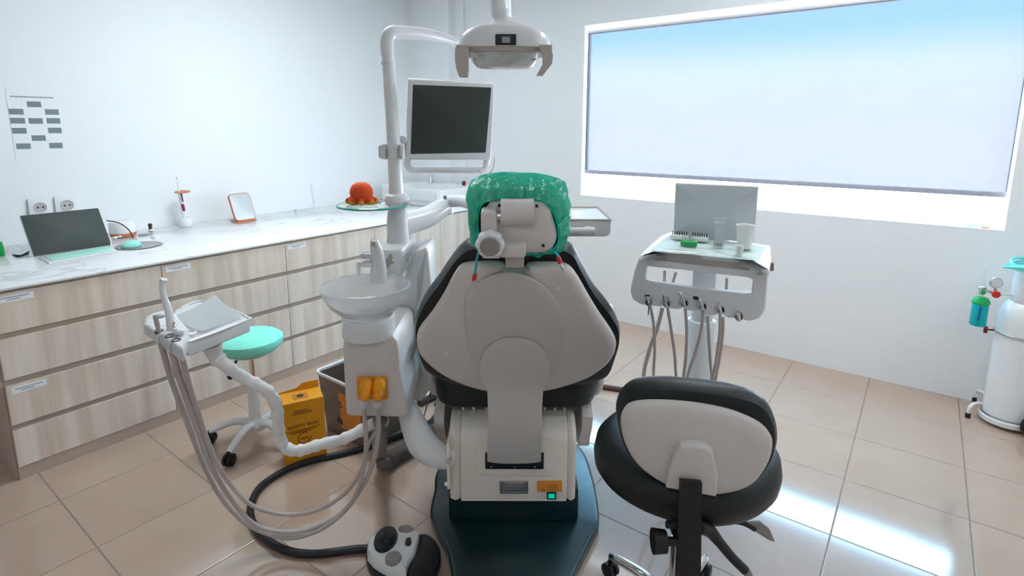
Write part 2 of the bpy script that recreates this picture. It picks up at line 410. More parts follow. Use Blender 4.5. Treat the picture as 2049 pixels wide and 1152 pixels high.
M_['blind'] = sheer('blind_fabric', (0.0185, 0.0185, 0.0205, 1), 0.75, (0.0225, None))
M_['cover'] = sheer('green_plastic_film', (0.0, 0.66, 0.45, 1), 0.55, (0.10, (0.15, 0.8, 0.55, 1)), 0.09, 0.9)
# ================================================================= the room
CT = 0.905; WX = -4.30; WY = 4.116; CX = -3.18
X1, Y1, ZC = 3.0, -2.8, 2.95
WL, WR, WB, WT_ = -2.345, 0.387, 1.04, 2.42
struct('floor', B().bounds((WX-.1, Y1-.1, -.1), (X1+.1, WY+.25, 0)), M_['tile'], 'polished beige square floor tiles with thin grout lines', 'floor')
struct('ceiling', B().bounds((WX-.1, Y1-.1, ZC), (X1+.1, WY+.25, ZC+.1)), M_['ceil'], 'white plaster ceiling', 'ceiling')
struct('wall_left', B().bounds((WX-.12, Y1-.1, 0), (WX, WY+.25, ZC)), M_['wall'], 'bright white wall above the marble counter', 'wall')
struct('wall_right', B().bounds((X1, Y1-.1, 0), (X1+.12, WY+.25, ZC)), M_['wall'], 'white side wall on the right', 'wall')
struct('wall_front', B().bounds((WX, Y1-.12, 0), (X1, Y1, ZC)), M_['wall'], 'white wall behind the camera', 'wall')
b = B(); TK = 0.10
b.bounds((WX, WY, 0), (X1, WY+TK, WB)); b.bounds((WX, WY, WT_), (X1, WY+TK, ZC))
b.bounds((WX, WY, WB), (WL, WY+TK, WT_)); b.bounds((WR, WY, WB), (X1, WY+TK, WT_)); b.smooth = False
struct('wall_back', b, M_['wall'], 'white wall with the wide window', 'wall')
struct('trim_1', B().bounds((WX, 4.018, 0), (-3.762, WY, ZC)), M_['wall'], 'boxed out corner pier behind the washbasin', 'pier')
struct('trim_2', B().bounds((-3.762, 4.096, 0), (-3.642, WY, ZC)), M_['wall'], 'narrow raised strip beside the corner pier', 'trim')
# window: frame, mullion and glass
t = Thing('window_1', 'wide window behind the white roller blind', 'window', ((WL+WR)/2, WY+.08, WB), False, kind='structure')
b = B(); y0, y1 = WY+.070, WY+.092
b.bounds((WL, y0, WB), (WR, y1, WB+.014)); b.bounds((WL, y0, WT_-.014), (WR, y1, WT_)); b.bounds((WL, y0, WB+.0145), (WL+.014, y1, WT_-.0145)); b.bounds((WR-.014, y0, WB+.0145), (WR, y1, WT_-.0145))
t.part('window_frame', b, M_['white'])
gl = bpy.data.materials.new('window_glass'); gl.use_nodes = True; n_, l_ = gl.node_tree.nodes, gl.node_tree.links; n_.clear()
o_ = n_.new('ShaderNodeOutputMaterial'); a_ = n_.new('ShaderNodeBsdfTransparent'); g_ = n_.new('ShaderNodeBsdfGlossy'); m_ = n_.new('ShaderNodeMixShader'); m_.inputs[0].default_value = 0.05; g_.inputs['Roughness'].default_value = 0.02
l_.new(a_.outputs[0], m_.inputs[1]); l_.new(g_.outputs[0], m_.inputs[2]); l_.new(m_.outputs[0], o_.inputs[0])
t.part('window_glass', B().bounds((WL+.0142, WY+.078, WB+.0142), (WR-.0142, WY+.084, WT_-.0142)), gl)
# roller blind hanging inside the reveal
t = Thing('roller_blind', 'white roller blind pulled down over the wide window, glowing with daylight', 'blind', ((WL+WR)/2, WY+.03, WT_), False)
bz = 1.245
b = B(); b.grid([[(WL+.013, WY+.030, z), (WR-.013, WY+.030, z)] for z in [bz+(2.362-bz)*k/6 for k in range(7)]], False, False, False)
t.part('blind_fabric', b, M_['blind'])
t.part('bottom_rail', B().box(((WL+WR)/2, WY+.030, bz-.008), (WR-WL-.026, .016, .030), bev=.004), mat('rail_gray', (.42, .43, .50, 1), .5))
t.part('roller_tube', B().tube([(WL+.012, WY+.045, 2.374), (WR-.012, WY+.045, 2.374)], .020, 1), M_['white'])
b = B(); b.tube([(WL+.012, WY+.010, 2.37), (WL+.012, WY+.010, 1.30)], .0025, 1, 6)
t.part('pull_chain', b, M_['white'])
# added light panels on the ceiling, out of view, to brighten the room
fill_glow = mat('added_panel_glow', (1, 1, 1, 1), 0.5, emit=(0.90, 0.955, 1.0, 1), estr=1.0)
FILL_PANELS = [(-2.7, 1.9, 25.0), (-0.5, 2.9, 15.0), (0.4, -1.0, 9.0), (1.7, 2.6, 13.0)]  # added fill, each panel placed and tuned for the surfaces it brightens
for x, y, s in FILL_PANELS:
    lm = fill_glow.copy(); lm.node_tree.nodes['Principled BSDF'].inputs['Emission Strength'].default_value = s
    if x < -2: lm.node_tree.nodes['Principled BSDF'].inputs['Emission Color'].default_value = (0.82, 0.93, 1.0, 1)
    t = Thing('added_light_panel', None, None, (x, y, ZC), False, group='added light panels out of view')
    t.o['label'] = {-2.7: 'added unseen light panel above the marble counter side', -0.5: 'added unseen light panel above the treatment chair', 0.4: 'added unseen fill light panel behind the camera', 1.7: 'added unseen light panel nearest the right wall'}[x]; t.o['category'] = 'ceiling light'
    t.part('frame', B().bounds((x-.32, y-.32, ZC-.03), (x+.32, y+.32, ZC-.001)), M_['white'])
    t.part('diffuser', B().bounds((x-.30, y-.30, ZC-.036), (x+.30, y+.30, ZC-.0301)), lm)

# ================================================================= the counter
struct_top = Thing('worktop', 'long glossy white marble worktop with gray veins along the left wall', 'worktop', (-3.7, 2.3, CT), False,
    mesh=B().bounds((WX+.001, .475, CT-.012), (CX+.012, 4.017, CT), .003), mat=M_['marble'])
ZD = [(.885, .880), (.701, .675), (.486, .457), (.269, .243), (.062, 0)]
YS = [.487, 1.160, 1.868, 2.575, 3.262, 4.017]
STK = {(0, 0): 'two', (0, 2): 'two', (1, 0): 'one', (1, 2): 'two', (2, 0): 'two'}
names = ['first wood cabinet of four drawers at the near end of the counter', 'second wood cabinet of four drawers, behind the assistant tray', 'third wood cabinet of four drawers, beside the waste bin',
         'wood cabinet with tall doors behind the column of the lamp', 'last wood cabinet with tall doors under the washbasin']
Z4 = [(.880, .701), (.675, .486), (.457, .269), (.243, .062)]
for i in range(5):
    ya, yb = YS[i], YS[i+1]
    t = Thing('drawer_cabinet' if i < 3 else 'door_cabinet', names[i], 'cabinet', (CX-.3, (ya+yb)/2, 0), False, group='cabinets under the marble worktop')
    b = B(); b.bounds((WX+.002, ya+.0005, .0), (CX-.022, yb-.0005, CT-.0125))
    t.part('body', b, M_['beige'])
    t.part('plinth', B().bounds((CX-.0215, ya, .0), (CX-.004, yb, .060)), M_['beige'])
    fx0, fx1 = CX-.0215, CX
    if i < 3:
        for k, (zt, zb) in enumerate(Z4):
            d = t.part('drawer', B().bounds((fx0, ya+.0015, zb), (fx1, yb-.0015, zt), .0015, 1), M_['lam'])
            if (i, k) in STK:
                lb = B(); y_ = ya+.02; lb.bounds((fx1+.0001, y_, zt-.042), (fx1+.0012, y_+.125, zt-.012))
                s = t.part('name_sticker', lb, M_['paper'], d, 'small white paper sticker')
                fr = Fr((fx1+.0012, y_, zt-.042), 90, room=True)
                for q in range(2):
                    g = B(); x0 = .012+.02*q
                    g.bounds((x0, .018-.010*q, .0001), (.110-.03*q, .022-.010*q, .0004), fr=fr)
                    t.part('sticker_line', g, M_['gink'], d)
    else:
        ym = (ya+yb)/2
        for y0, y1 in ((ya+.0015, ym-.0015), (ym+.0015, yb-.0015)):
            t.part('door', B().bounds((fx0, y0, .062), (fx1, y1, .880), .0015, 1), M_['lam'])
# closed end panel at the near end of the run
Thing('end_panel', 'beige end panel closing the near end of the cabinets', 'panel', (-3.7, .48, 0), False,
      mesh=B().bounds((WX+.002, .476, 0), (CX-.022, .4868, CT-.0125)), mat=M_['beige'])

# ================================================================= on and above the counter
# wall chart with gray cards
fr = Fr((WX, 0, 0), 90, room=True)
PO = rx(10, 178, WX); PQ = rx(133, 318, WX)
t = Thing('wall_chart', 'white sheet with eleven gray boxes taped to the left wall', 'poster', (WX, (PO.y+PQ.y)/2, PQ.z), False)
t.part('sheet', B().bounds((WX+.0005, PO.y, PQ.z-.01), (WX+.002, PQ.y-.01, PO.z+.01)), M_['paper'])
cx7 = lambda x, y: (x/4.27, 170+y/4.27)
for x, y in ((290, 165), (138, 228), (443, 231), (150, 305), (305, 307), (456, 306), (164, 391), (468, 388), (330, 453), (200, 523), (477, 517)):
    p = rx(*cx7(x, y), WX)
    t.part('chart_box', B().bounds((WX+.0021, p.y-.033, p.z-.0165), (WX+.003, p.y+.033, p.z+.0165)), M_['gink2'])
a = rx(*cx7(85, 97), WX); c = rx(*cx7(455, 108), WX)
b = B()
yy = a.y
while yy < c.y-.012:
    w = random.uniform(.006, .018); b.bounds((WX+.0021, yy, a.z-.004), (WX+.003, min(yy+w, c.y), a.z+.004)); yy += w+.002
t.part('heading_line', b, M_['gink'])
# two wall sockets
for i, (xa, xb) in enumerate(((53, 99), (106, 153))):
    p = rx(xa, 398-i*5, WX); q = rx(xb, 395-i*5, WX); z1 = p.z; w = q.y-p.y; y0 = p.y
    t = Thing('wall_socket', 'white round-hole wall socket %s above the tablet' % ('nearest the wall chart, the left one' if i == 0 else 'right one of the two, beside the scent diffuser'), 'socket', (WX, y0+w/2, z1-.06), False, group='wall sockets above the counter')
    t.part('plate', B().bounds((WX+.0005, y0, z1-w), (WX+.020, y0+w, z1), .004), M_['white'])
    cc = (WX+.0202, y0+w/2, z1-w/2); r = w*.25
    t.part('outlet', B().lathe([(r*1.10, 0), (r*1.10, .005), (r, .005), (r*.96, .001), (0, .001)], cc, (1, 0, 0)), mat('socket_gray', (.52, .50, .48, 1), .5))
    b = B()
    for s in (-1, 1): b.tube([(cc[0]+.001, cc[1]+s*r*.45, cc[2]), (cc[0]+.003, cc[1]+s*r*.45, cc[2])], .0055, 1, 10)
    t.part('pin_hole', b, M_['ink'])
# tablet computer standing over a keyboard
O = rz(68, 512.8, CT+.006)
fl = Fr(O, 93, -31, room=True)
t = Thing('tablet_computer', 'dark tablet screen leaning back over a mint keyboard on the marble counter', 'tablet', (O.x, O.y+.18, CT), False)
Wl, Hl = .364, .245
t.part('case', B().slab(rrect(-.003, -.001, Wl+.001, Hl+.001, .006), fl, -.010, -.001, .002), M_['lgray'])
t.part('screen', B().slab(rrect(0, 0, Wl, Hl, .004), fl, -.0008, .001, .0008), M_['scr'])
hk = Hor(CT, True)
fk = Fr((0, 0, CT), 93, -90, room=True)
k0 = [rz(*q, CT+.006) for q in ((77, 514), (222, 491), (235, 502), (98, 526))]
b = B(); b.slab([(p.x, p.y) for p in k0], hk, .0005, .008, .002)
t.part('keyboard_tray', b, M_['white'])
kc = sum(k0, Vector())/4
b = B(); b.slab([(kc.x+(p.x-kc.x)*.80, kc.y+(p.y-kc.y)*.88) for p in k0], hk, .0082, .0115, .001)
t.part('keys', b, M_['key'])
b = B(); w_ = fl.at(Wl*.5, Hl*.45, -.012); b.tube([w_, (w_.x-.055, w_.y, CT+.002)], .006, 1); t.part('stand', b, M_['darkp'])
b = B(); p0 = fl.at(.0, .05, -.03)
b.tube([p0+Vector((-.02, 0, -.01)), p0+Vector((-.05, -.03, -.03)), Vector((p0.x-.06, p0.y-.06, CT+.01)), Vector((p0.x-.01, p0.y-.05, CT+.006)), Vector((p0.x-.04, p0.y, CT+.008))], .004)
t.part('power_cable', b, M_['darkp'])
# round smoked glass mat, mouse
a, c_ = rz(226, 494, CT), rz(334, 488, CT); mc = rz(278, 492, CT)
Thing('round_mat', 'round smoked glass mat with a brown rim under the mint mouse', 'mat', (mc.x, mc.y, CT), False, mesh=B().lathe([(.118, .001), (.122, .003), (.118, .006), (.05, .0055), (0, .0055)], (mc.x, mc.y, CT), seg=40), mat=mat('smoked_glass', C(128, 116, 114), 0.12, var=0.3, vscale=14))
mp_ = rz(262, 494, CT+.006)
b = B(); b.ball((0, 0, 0), 1, seg=28)
for v in b.bm.verts: v.co = Vector((mp_.x+v.co.x*.034, mp_.y+.002+v.co.y*.052, CT+.007+max(v.co.z, -.15)*.034+.005))
Thing('computer_mouse', 'small mint green mouse on the round smoked mat', 'mouse', (mp_.x, mp_.y, CT+.006), False, mesh=b, mat=M_['mintp'])
# white earphones on the mat edge
ep = [rz(*q, CT+.03) for q in ((208, 472), (216, 475), (223, 480), (222, 492))]
t = Thing('earphones', 'white corded earphones lying beside the tablet screen', 'earphones', rz(222, 492, CT), False)
b = B(); b.tube([rz(208, 474, CT+.035), rz(216, 471, CT+.04), rz(221, 478, CT+.03), rz(222, 493, CT+.004)], .0025); t.part('cord', b, M_['white'])
for q in ((209, 474), (232, 476), (240, 473)):
    b = B(); b.ball(rz(*q, CT+.032), .0075, 1, 1.3, .8, 10); t.part('earbud', b, M_['white'])
b = B(); b.tube([rz(221, 477, CT+.03), rz(230, 474, CT+.034), rz(240, 473, CT+.032)], .002); t.part('side_cord', b, M_['white'])
# scent diffuser : white drum on a wooden foot
dc = rz(247, 470, CT+.01)
t = Thing('scent_diffuser', 'white drum shaped scent diffuser on a wooden foot', 'diffuser', (dc.x, dc.y, CT), False)
t.part('wooden_foot', B().lathe([(.060, 0), (.068, .004), (.074, .022), (.072, .026), (0, .026)], (dc.x, dc.y, CT+.0005)), M_['wood'])
t.part('drum', B().lathe([(.070, .0265), (.074, .032), (.073, .085), (.066, .098), (.05, .102), (0, .103)], (dc.x, dc.y, CT)), M_['white'])
b = B(); b.tube([rx(213, 441, -4.02), rx(238, 446, -4.0), rx(256, 458, -3.97), rx(264, 470, -3.96), rx(266, 476, -3.97)], .0035)
t.part('power_cord', b, mat('dark_red_cord', C(80, 30, 28), 0.4))
# dropper bottle and a small steel tray next to it
dp = rz(301, 463, CT)
t = Thing('dropper_bottle', 'tiny brown dropper bottle standing beside the scent diffuser', 'bottle', (dp.x+.005, dp.y, CT), False)
q = (dp.x+.006, dp.y, CT)
t.part('glass', B().lathe([(.012, .0003), (.013, .003), (.013, .022), (.006, .028), (0, .028)], q), M_['brown'])
t.part('label', B().lathe([(.0135, .005), (.0135, .018)], q, seg=24), M_['paper'])
t.part('cap', B().lathe([(.008, .026), (.012, .032), (.013, .050), (.009, .056), (0, .056)], q, seg=12), mat('dark_cap', C(60, 34, 26), 0.4))
t4 = rz(292, 468, CT)
Thing('steel_dish', 'thin flat steel dish lying by the dropper bottle', 'dish', (t4.x+.02, t4.y, CT), False, mesh=B().lathe([(.03, .0003), (.036, .006), (.033, .006), (.028, .002), (0, .002)], (t4.x+.02, t4.y-.02, CT)), mat=M_['steel'])
# curing light in its charger
bc = rz(371, 452, CT)
t = Thing('curing_light', 'purple and white cordless curing light standing in its white charger', 'curing light', (bc.x, bc.y, CT), False)
def pc(px, py, dx=0): return rx(px, py, bc.x+dx)
t.part('charger', B().lathe([(.040, .0004), (.043, .006), (.040, .050), (.037, .058), (.030, .060), (.024, .052), (0, .052)], (bc.x, bc.y, CT)), M_['white'])
t.part('body', B().tube([pc(368, 438), pc(366, 420), pc(362, 400), pc(358, 384)], [.013, .014, .012, .010]), M_['white'])
t.part('lower_grip', B().tube([pc(368.5, 422, .012), pc(366.5, 414, .012), pc(365, 408, .010)], [.008, .0105, .009]), M_['purple'])
t.part('upper_grip', B().tube([pc(365.5, 404, .008), pc(362, 386, .008)], [.006, .007], 1), M_['purple'])
t.part('light_guide', B().tube([pc(358, 384), pc(356, 372), pc(354, 357)], [.006, .003, .0022]), M_['white'])
b = B(); b.ball(pc(353.5, 355.5), .0068); t.part('tip', b, M_['lgray'])
sc_ = pc(361, 384)
t.part('glare_shield', B().lathe([(0, 0), (.050, 0), (.050, .003), (0, .003)], sc_+Vector((.012, .008, 0)), (.12, -.05, 1)), M_['wood'])
# vanity mirror with copper frame
fm = Fr(rz(473, 443, CT+.012), 97, -20, room=True)
mo = rz(487, 443, CT)
t = Thing('table_mirror', 'small rounded mirror in a copper frame leaning on its stand', 'mirror', (mo.x, mo.y, CT), False)
ol = fm.pts([(456, 387), (494, 382), (512, 436), (474, 441)])
x0, y0 = 0, 0; mw, mh = .165, .205
t.part('frame', B().slab(rrect(-.004, -.002, mw+.004, mh+.004, .03), fm, -.014, 0, .003), M_['wood'])
t.part('mirror_glass', B().slab(rrect(.002, .004, mw-.002, mh-.002, .026), fm, .0002, .002, .001), M_['mirror'])
f0 = [rz(*q, CT+.004) for q in ((461, 441), (476, 447), (514, 440), (500, 435))]
t.part('foot', B().slab([(p.x, p.y) for p in f0], Hor(CT, True), .0005, .009, .003), M_['wood'])
# slim white cylinder far back on the counter
sp_ = rz(632, 427, CT)
Thing('white_tube_stand', 'slim tilted white tube standing against the wall on the counter', 'tube', sp_, False, mesh=B().tube([sp_+Vector((0, 0, .006)), rx(624, 367, sp_.x-.03)], [.011, .013], 1), mat=M_['frost'])
# little gray stud on the counter
sq = rz(591, 421, CT); Thing('rubber_stopper', 'tiny gray stopper lying on the counter near the slim tube', 'stopper', sq, False, mesh=B().lathe([(.009, .0003), (.009, .006), (0, .007)], sq), mat=M_['gink'])
# green bottle at the left edge
gp = rz(-6, 512, CT)
t = Thing('soap_bottle', 'green bottle at the far left edge of the counter', 'bottle', gp, False)
t.part('bottle', B().lathe([(.030, .0004), (.034, .005), (.034, .045), (.028, .075), (.012, .085), (0, .085)], gp), M_['green'])
t.part('cap', B().lathe([(.013, .0845), (.013, .105), (0, .106)], gp), M_['white'])
# washbasin
wa = rz(845, 391, CT)
t = Thing('washbasin', 'white rectangular washbasin standing on the far end of the counter', 'washbasin', (-3.85, 3.75, CT), False)
bx0, bx1, by0, by1, bh = -4.16, -3.36, 3.45, 3.98, .155
hz_ = Hor(CT, True)
o_ = rrect(bx0, by0, bx1, by1, .03)
t.part('basin', B().pill(o_, hz_, [(.03, .0006), (.012, .03), (0, bh), (.006, bh+.004), (.05, bh), (.07, bh-.06), (.12, bh-.09)], 0, 0), M_['ceram'])
fa = Fr((bx0+.14, by0, CT), 0, room=True)
t.part('front_panel', B().slab(rrect(0, .055, .60, .125, .01), fa, .001, .004, .002), M_['lgray'])
b = B()
for k in (.14, .18): b.tube([fa.at(k, .08, .004), fa.at(k, .08, .006)], .006, 1, 12)
t.part('control_button', b, M_['gink'])
fp = (bx0+.20, by1-.06, CT+bh)
t = Thing('basin_faucet', 'slim chrome faucet behind the washbasin seen through the monitor handle', 'faucet', fp, False)
t.part('column', B().lathe([(.022, .005), (.020, .02), (.018, .12), (.015, .14), (0, .142)], fp), M_['chrome'])
t.part('spout', B().tube([(fp[0], fp[1], fp[2]+.10), (fp[0]+.05, fp[1]-.05, fp[2]+.12), (fp[0]+.10, fp[1]-.10, fp[2]+.105)], .010), M_['chrome'])
t.part('lever', B().tube([(fp[0], fp[1], fp[2]+.14), (fp[0]-.03, fp[1]-.05, fp[2]+.09)], .005, 1), M_['chrome'])
sb = ry(928, 352, 3.93); 
t = Thing('brown_bottle', 'small dark brown bottle behind the washbasin rim', 'bottle', (sb.x, 3.93, CT+bh), False)
t.part('bottle', B().lathe([(.016, .004), (.018, .008), (.018, .035), (.010, .045), (0, .046)], (sb.x, 3.93, CT+bh)), M_['brown'])
# little box on the window sill
s0 = ry(1925, 450, WY+.02); s1 = ry(1978, 454, WY+.02)
t = Thing('sill_box', 'small flat white packet with an orange end lying on the window sill', 'packet', ((s0.x+s1.x)/2, WY+.04, WB), False)
t.part('packet', B().bounds((s0.x, WY+.015, WB+.0006), (s1.x, WY+.06, WB+.022), .002), M_['paper'])
t.part('packet_end', B().bounds((s0.x+.09, WY+.0135, WB+.001), (s0.x+.13, WY+.0148, WB+.008)), M_['sign'], label='orange printed mark')
# ================================================================= treatment chair (V frame)
ft = Fr((.015, 1.85, .70), 0, 27)
t = Thing('dental_chair', 'large dental treatment chair seen from behind, gray shell and black padding', 'dental chair', (.015, 2.1, 0))
DC = t
# base plate on the floor
bo = [pz(x, y, .05) for x, y in ((905, 1151), (893, 1092), (872, 1052), (861, 1020), (869, 978), (882, 925))]
br_ = [pz(x, y, .05) for x, y in ((1148, 1151), (1166, 1108), (1189, 1062), (1199, 1030), (1186, 950), (1160, 890))]
outl = [(-.17, 1.52), (-.10, 1.44), (.13, 1.44), (.20, 1.52)]+[(p.x, p.y) for p in br_]+[(.19, 2.75), (.10, 2.88), (-.08, 2.88), (-.16, 2.75)]+[(p.x, p.y) for p in bo[::-1]]
outl = cat(outl, 5, True)
t.part('base_plate', B().pill(outl, Hor(0), [(.004, .0005), (0, .006), (0, .038), (.006, .046), (.014, .049)], 0, 0), M_['base'])
t.part('pedestal', B().box((.01, 2.28, .125), (.52, .62, .150), bev=.012), M_['base'])
b = B(); b.tube([(-.10, 2.5, .2), (-.10, 2.35, .5)], .045, 1); b.tube([(.13, 2.5, .2), (.13, 2.35, .5)], .045, 1); t.part('lift_arm', b, M_['darkp'])
# motor housing : side profile swept across
prof = [(1.955, .178), (1.925, .186), (1.915, .21), (1.912, .40), (1.925, .455), (1.965, .49), (2.03, .505), (2.30, .505), (2.30, .178)]
def sweep(prof, u0, u1, bev=.012):
    b = B(); cy = sum(p[0] for p in prof)/len(prof); cz = sum(p[1] for p in prof)/len(prof)
    P = cat(prof, 3, True)
    def ring(u, s): return [Vector((u, cy+(p[0]-cy)*s, cz+(p[1]-cz)*s)) for p in P]
    b.grid([ring(u0, .955), ring(u0+bev*.4, .985), ring(u0+bev, 1), ring(u1-bev, 1), ring(u1-bev*.4, .985), ring(u1, .955)]); return b
t.part('motor_housing', sweep(prof, -.195, .215, .004), M_['cream'])
pr2 = [(p[0]+.004 if p[0] < 2.2 else p[0], p[1]) for p in prof]
t.part('housing_end_cap', sweep(pr2, -.236, -.1965, .022), M_['cream'])
t.part('housing_end_cap', sweep(pr2, .2165, .247, .018), M_['cream'])
fh = Fr((0, 1.912, 0), 0, 0)
P4 = lambda l: fh.pts(l)
t.part('recess_panel', B().slab(rrect(*fh.hit(955, 950), *fh.hit(1112, 873), .012), fh, -.001, .004, .003), M_['cream'])
t.part('slot_frame', B().slab(rrect(*fh.hit(971, 935), *fh.hit(1088, 903), .004), fh, .004, .011, .002), M_['darkp'])
np_ = t.part('rating_plate', B().slab(rrect(*fh.hit(1000, 987), *fh.hit(1057, 960), .003), fh, .0005, .003, .001), M_['steel'], label='silver printed rating plate')
b = B()
for k in range(4):
    x0, y0 = fh.hit(1008, 984-k*6); x1, _ = fh.hit(1050-(k % 2)*9, 984)
    b.bounds((x0, y0, .0031), (x1, y0+.0025, .0036), fr=fh)
t.part('plate_print', b, M_['gink'], np_)
wl_ = t.part('warning_label', B().slab(rrect(*fh.hit(1075, 983), *fh.hit(1125, 961), .002), fh, .0005, .002, .0008), M_['sign'], label='orange warning label')
b = B(); x0, y0 = fh.hit(1084, 980)
b.tube([fh.at(x0, y0, .0026), fh.at(x0+.006, y0+.014, .0026), fh.at(x0+.012, y0, .0026), fh.at(x0, y0, .0026)], .0008, 1, 6)
for k in range(3): b.bounds((x0+.022, y0+.002+k*.009, .0021), (x0+.060, y0+.0035+k*.009, .0026), fr=fh)
t.part('label_print', b, M_['ink2'], wl_)
sw = t.part('power_switch', B().slab(rrect(*fh.hit(1094, 998), *fh.hit(1113, 984), .002), fh, .0005, .004, .001), M_['darkp'])
t.part('switch_lamp', B().slab(rrect(*fh.hit(1097, 995), *fh.hit(1110, 986), .001), fh, .0042, .006, .0008), mat('green_lit_switch', (0.0, .5, .32, 1), .3, emit=(0, .75, .45, 1), estr=.35), sw, 'green lit rocker')
b = B()
for u in (-.19, -.15, -.10, .13, .17, .21): b.tube([(u, 2.02, .49), (u, 2.02, .53)], .008, 1, 10)
b.tube([(-.15, 2.04, .525), (.24, 2.04, .525)], .006, 1, 10)
t.part('linkage', b, M_['chrome'])
# seat and leg rest
fs = Hor(0)
seat = rrect(-.30, 1.955, .335, 2.62, .10)
t.part('seat', B().pill(seat, fs, [(.03, .535), (.008, .55), (0, .575), (0, .63), (.01, .655), (.035, .672)], .0, .012), M_['dark'])
b = B()
leg = [(-.27, 2.60), (.30, 2.60), (.28, 3.0), (.22, 3.45), (.10, 3.56), (-.08, 3.56), (-.19, 3.45), (-.25, 3.0)]
b.pill(cat(leg, 4, True), fs, [(.02, .54), (0, .56), (0, .63), (.02, .655)], 0, .01)
for v in b.bm.verts: v.co.z -= max(0, v.co.y-2.7)*.22
t.part('leg_rest', b, M_['dark'])
for s, u0, u1 in ((-1, -.30, -.262), (1, .275, .315)):
    b = B(); pr = cat([(2.02, .53), (2.03, .38), (2.10, .31), (2.35, .28), (2.60, .33), (2.68, .53)], 4, True)
    o = [Vector((0, p[0], p[1])) for p in pr]
    b.grid([[Vector((u, q.y, q.z)) for q in o] for u in (u0, u1)]); t.part('side_cover', b, M_['shell'])
# armrests
for s in (-1, 1):
    x = .015+s*.335
    b = B(); b.slab(rrect(x-.035, 2.00, x+.035, 2.42, .03), Hor(0), .72, .775, .02); t.part('armrest', b, M_['dark'])
    b = B(); b.tube([(x, 2.1, .74), (x, 2.1, .56), (x-s*.08, 2.12, .54)], .02); t.part('armrest_post', b, M_['shell'])
for p in (pv(846, 617, 1.95), pv(1219, 619, 1.95)):
    b = B(); b.ball(p, .021, .9, 1.2, 1); t.part('grip_knob', b, M_['white'])
# back rest
pad = [(925, 507), (962, 497), (1035, 496), (1112, 499), (1148, 512), (1167, 545), (1192, 590), (1224, 632), (1241, 662), (1243, 690), (1234, 722), (1222, 752), (1203, 765), (1150, 776), (1035, 785), (920, 776), (862, 755), (843, 735), (832, 700), (827, 665), (832, 640), (850, 605), (875, 572), (896, 540)]
pd = cat(ft.pts(pad), 3, True)
t.part('back_cushion', B().pill(pd, ft, [(.05, -.105), (.018, -.09), (.002, -.06), (0, -.035), (.006, -.008), (.03, .000)], .012, 0), M_['dark'])
sh = [(945, 529), (985, 527), (1008, 530), (1014, 538), (1050, 538), (1056, 531), (1090, 529), (1132, 532), (1152, 548), (1172, 582), (1196, 622), (1222, 660), (1233, 685), (1230, 705), (1212, 730), (1178, 753), (1130, 770), (1085, 780), (1030, 784), (975, 780), (930, 768), (885, 748), (850, 720), (835, 695), (837, 662), (862, 628), (888, 588), (908, 550), (922, 534)]
sd = cat(ft.pts(sh, .02), 3, True)
t.part('back_shell', B().pill(sd, ft, [(.004, .000), (0, .012), (.004, .026), (.014, .036), (.028, .040)], 0, .008), M_['shell'])
el = [(945, 575), (1000, 548), (1060, 556), (1105, 590), (1128, 640), (1127, 700), (1105, 750), (1060, 775), (1010, 775), (970, 755), (940, 710), (930, 650), (932, 605)]
t.part('lumbar_panel', B().pill(cat(ft.pts(el, .05), 4, True), ft, [(0, .0445), (.002, .0475), (.006, .0495)], 0, .001), mat('lumbar_plastic', (.62, .59, .56, 1), .42, bump=.06, bscale=900))
for x, y in ((1116, 578), (1168, 712), (893, 708)):
    a_, b_ = ft.hit(x, y, .045)
    bb = B(); bb.lathe([(.010, -.003), (.010, .002), (.006, .005), (0, .005)], ft.at(a_, b_, .040), ft.n, 20); t.part('screw_cap', bb, M_['lgray'])
# the curved support strap
rows = []
for y, xl, xr, c in ((676, 1010, 1050, 'p'), (684, 990, 1071, 'p'), (700, 972, 1089, 'p'), (722, 962, 1098, 'p'), (745, 959, 1100, 'p'), (765, 964, 1096, 'p'), (780, 975, 1087, 'p')):
    L_, R_ = ft.hit(xl, y, .056), ft.hit(xr, y, .056); rows.append((ft.at(*L_, .056), ft.at(*R_, .056)))
vv = (rows[-1][0].y)
for y, xl, xr, v in ((810, 976, 1085, vv+.012), (850, 976, 1084, vv+.03), (890, 975, 1083, vv+.05), (921, 975, 1083, 1.898), (930, 976, 1082, 1.910)): rows.append((pv(xl, y, v), pv(xr, y, v)))
b = B(); rings = []
for i, (p, q) in enumerate(rows):
    nn = Vector((0, -.9, .4)) if i < 7 else Vector((0, -1, 0)); w = q-p; rr = []
    for s in (0, .03, .1, .25, .5, .75, .9, .97, 1): rr.append(p+w*s+nn*(.004*(1-abs(2*s-1)**3)))
    for s in (1, .5, 0): rr.append(p+w*s-nn*.014)
    rings.append(rr)
b.grid(rings); t.part('support_strap', b, mat('strap_plastic', (.66, .635, .61, 1), .35))
b = B()
for x in (983, 1030, 1070): b.tube([fh.at(*fh.hit(x, 929), .008), fh.at(*fh.hit(x, 929), .016)], .004, 1, 10)
t.part('strap_screw', b, M_['chrome'])
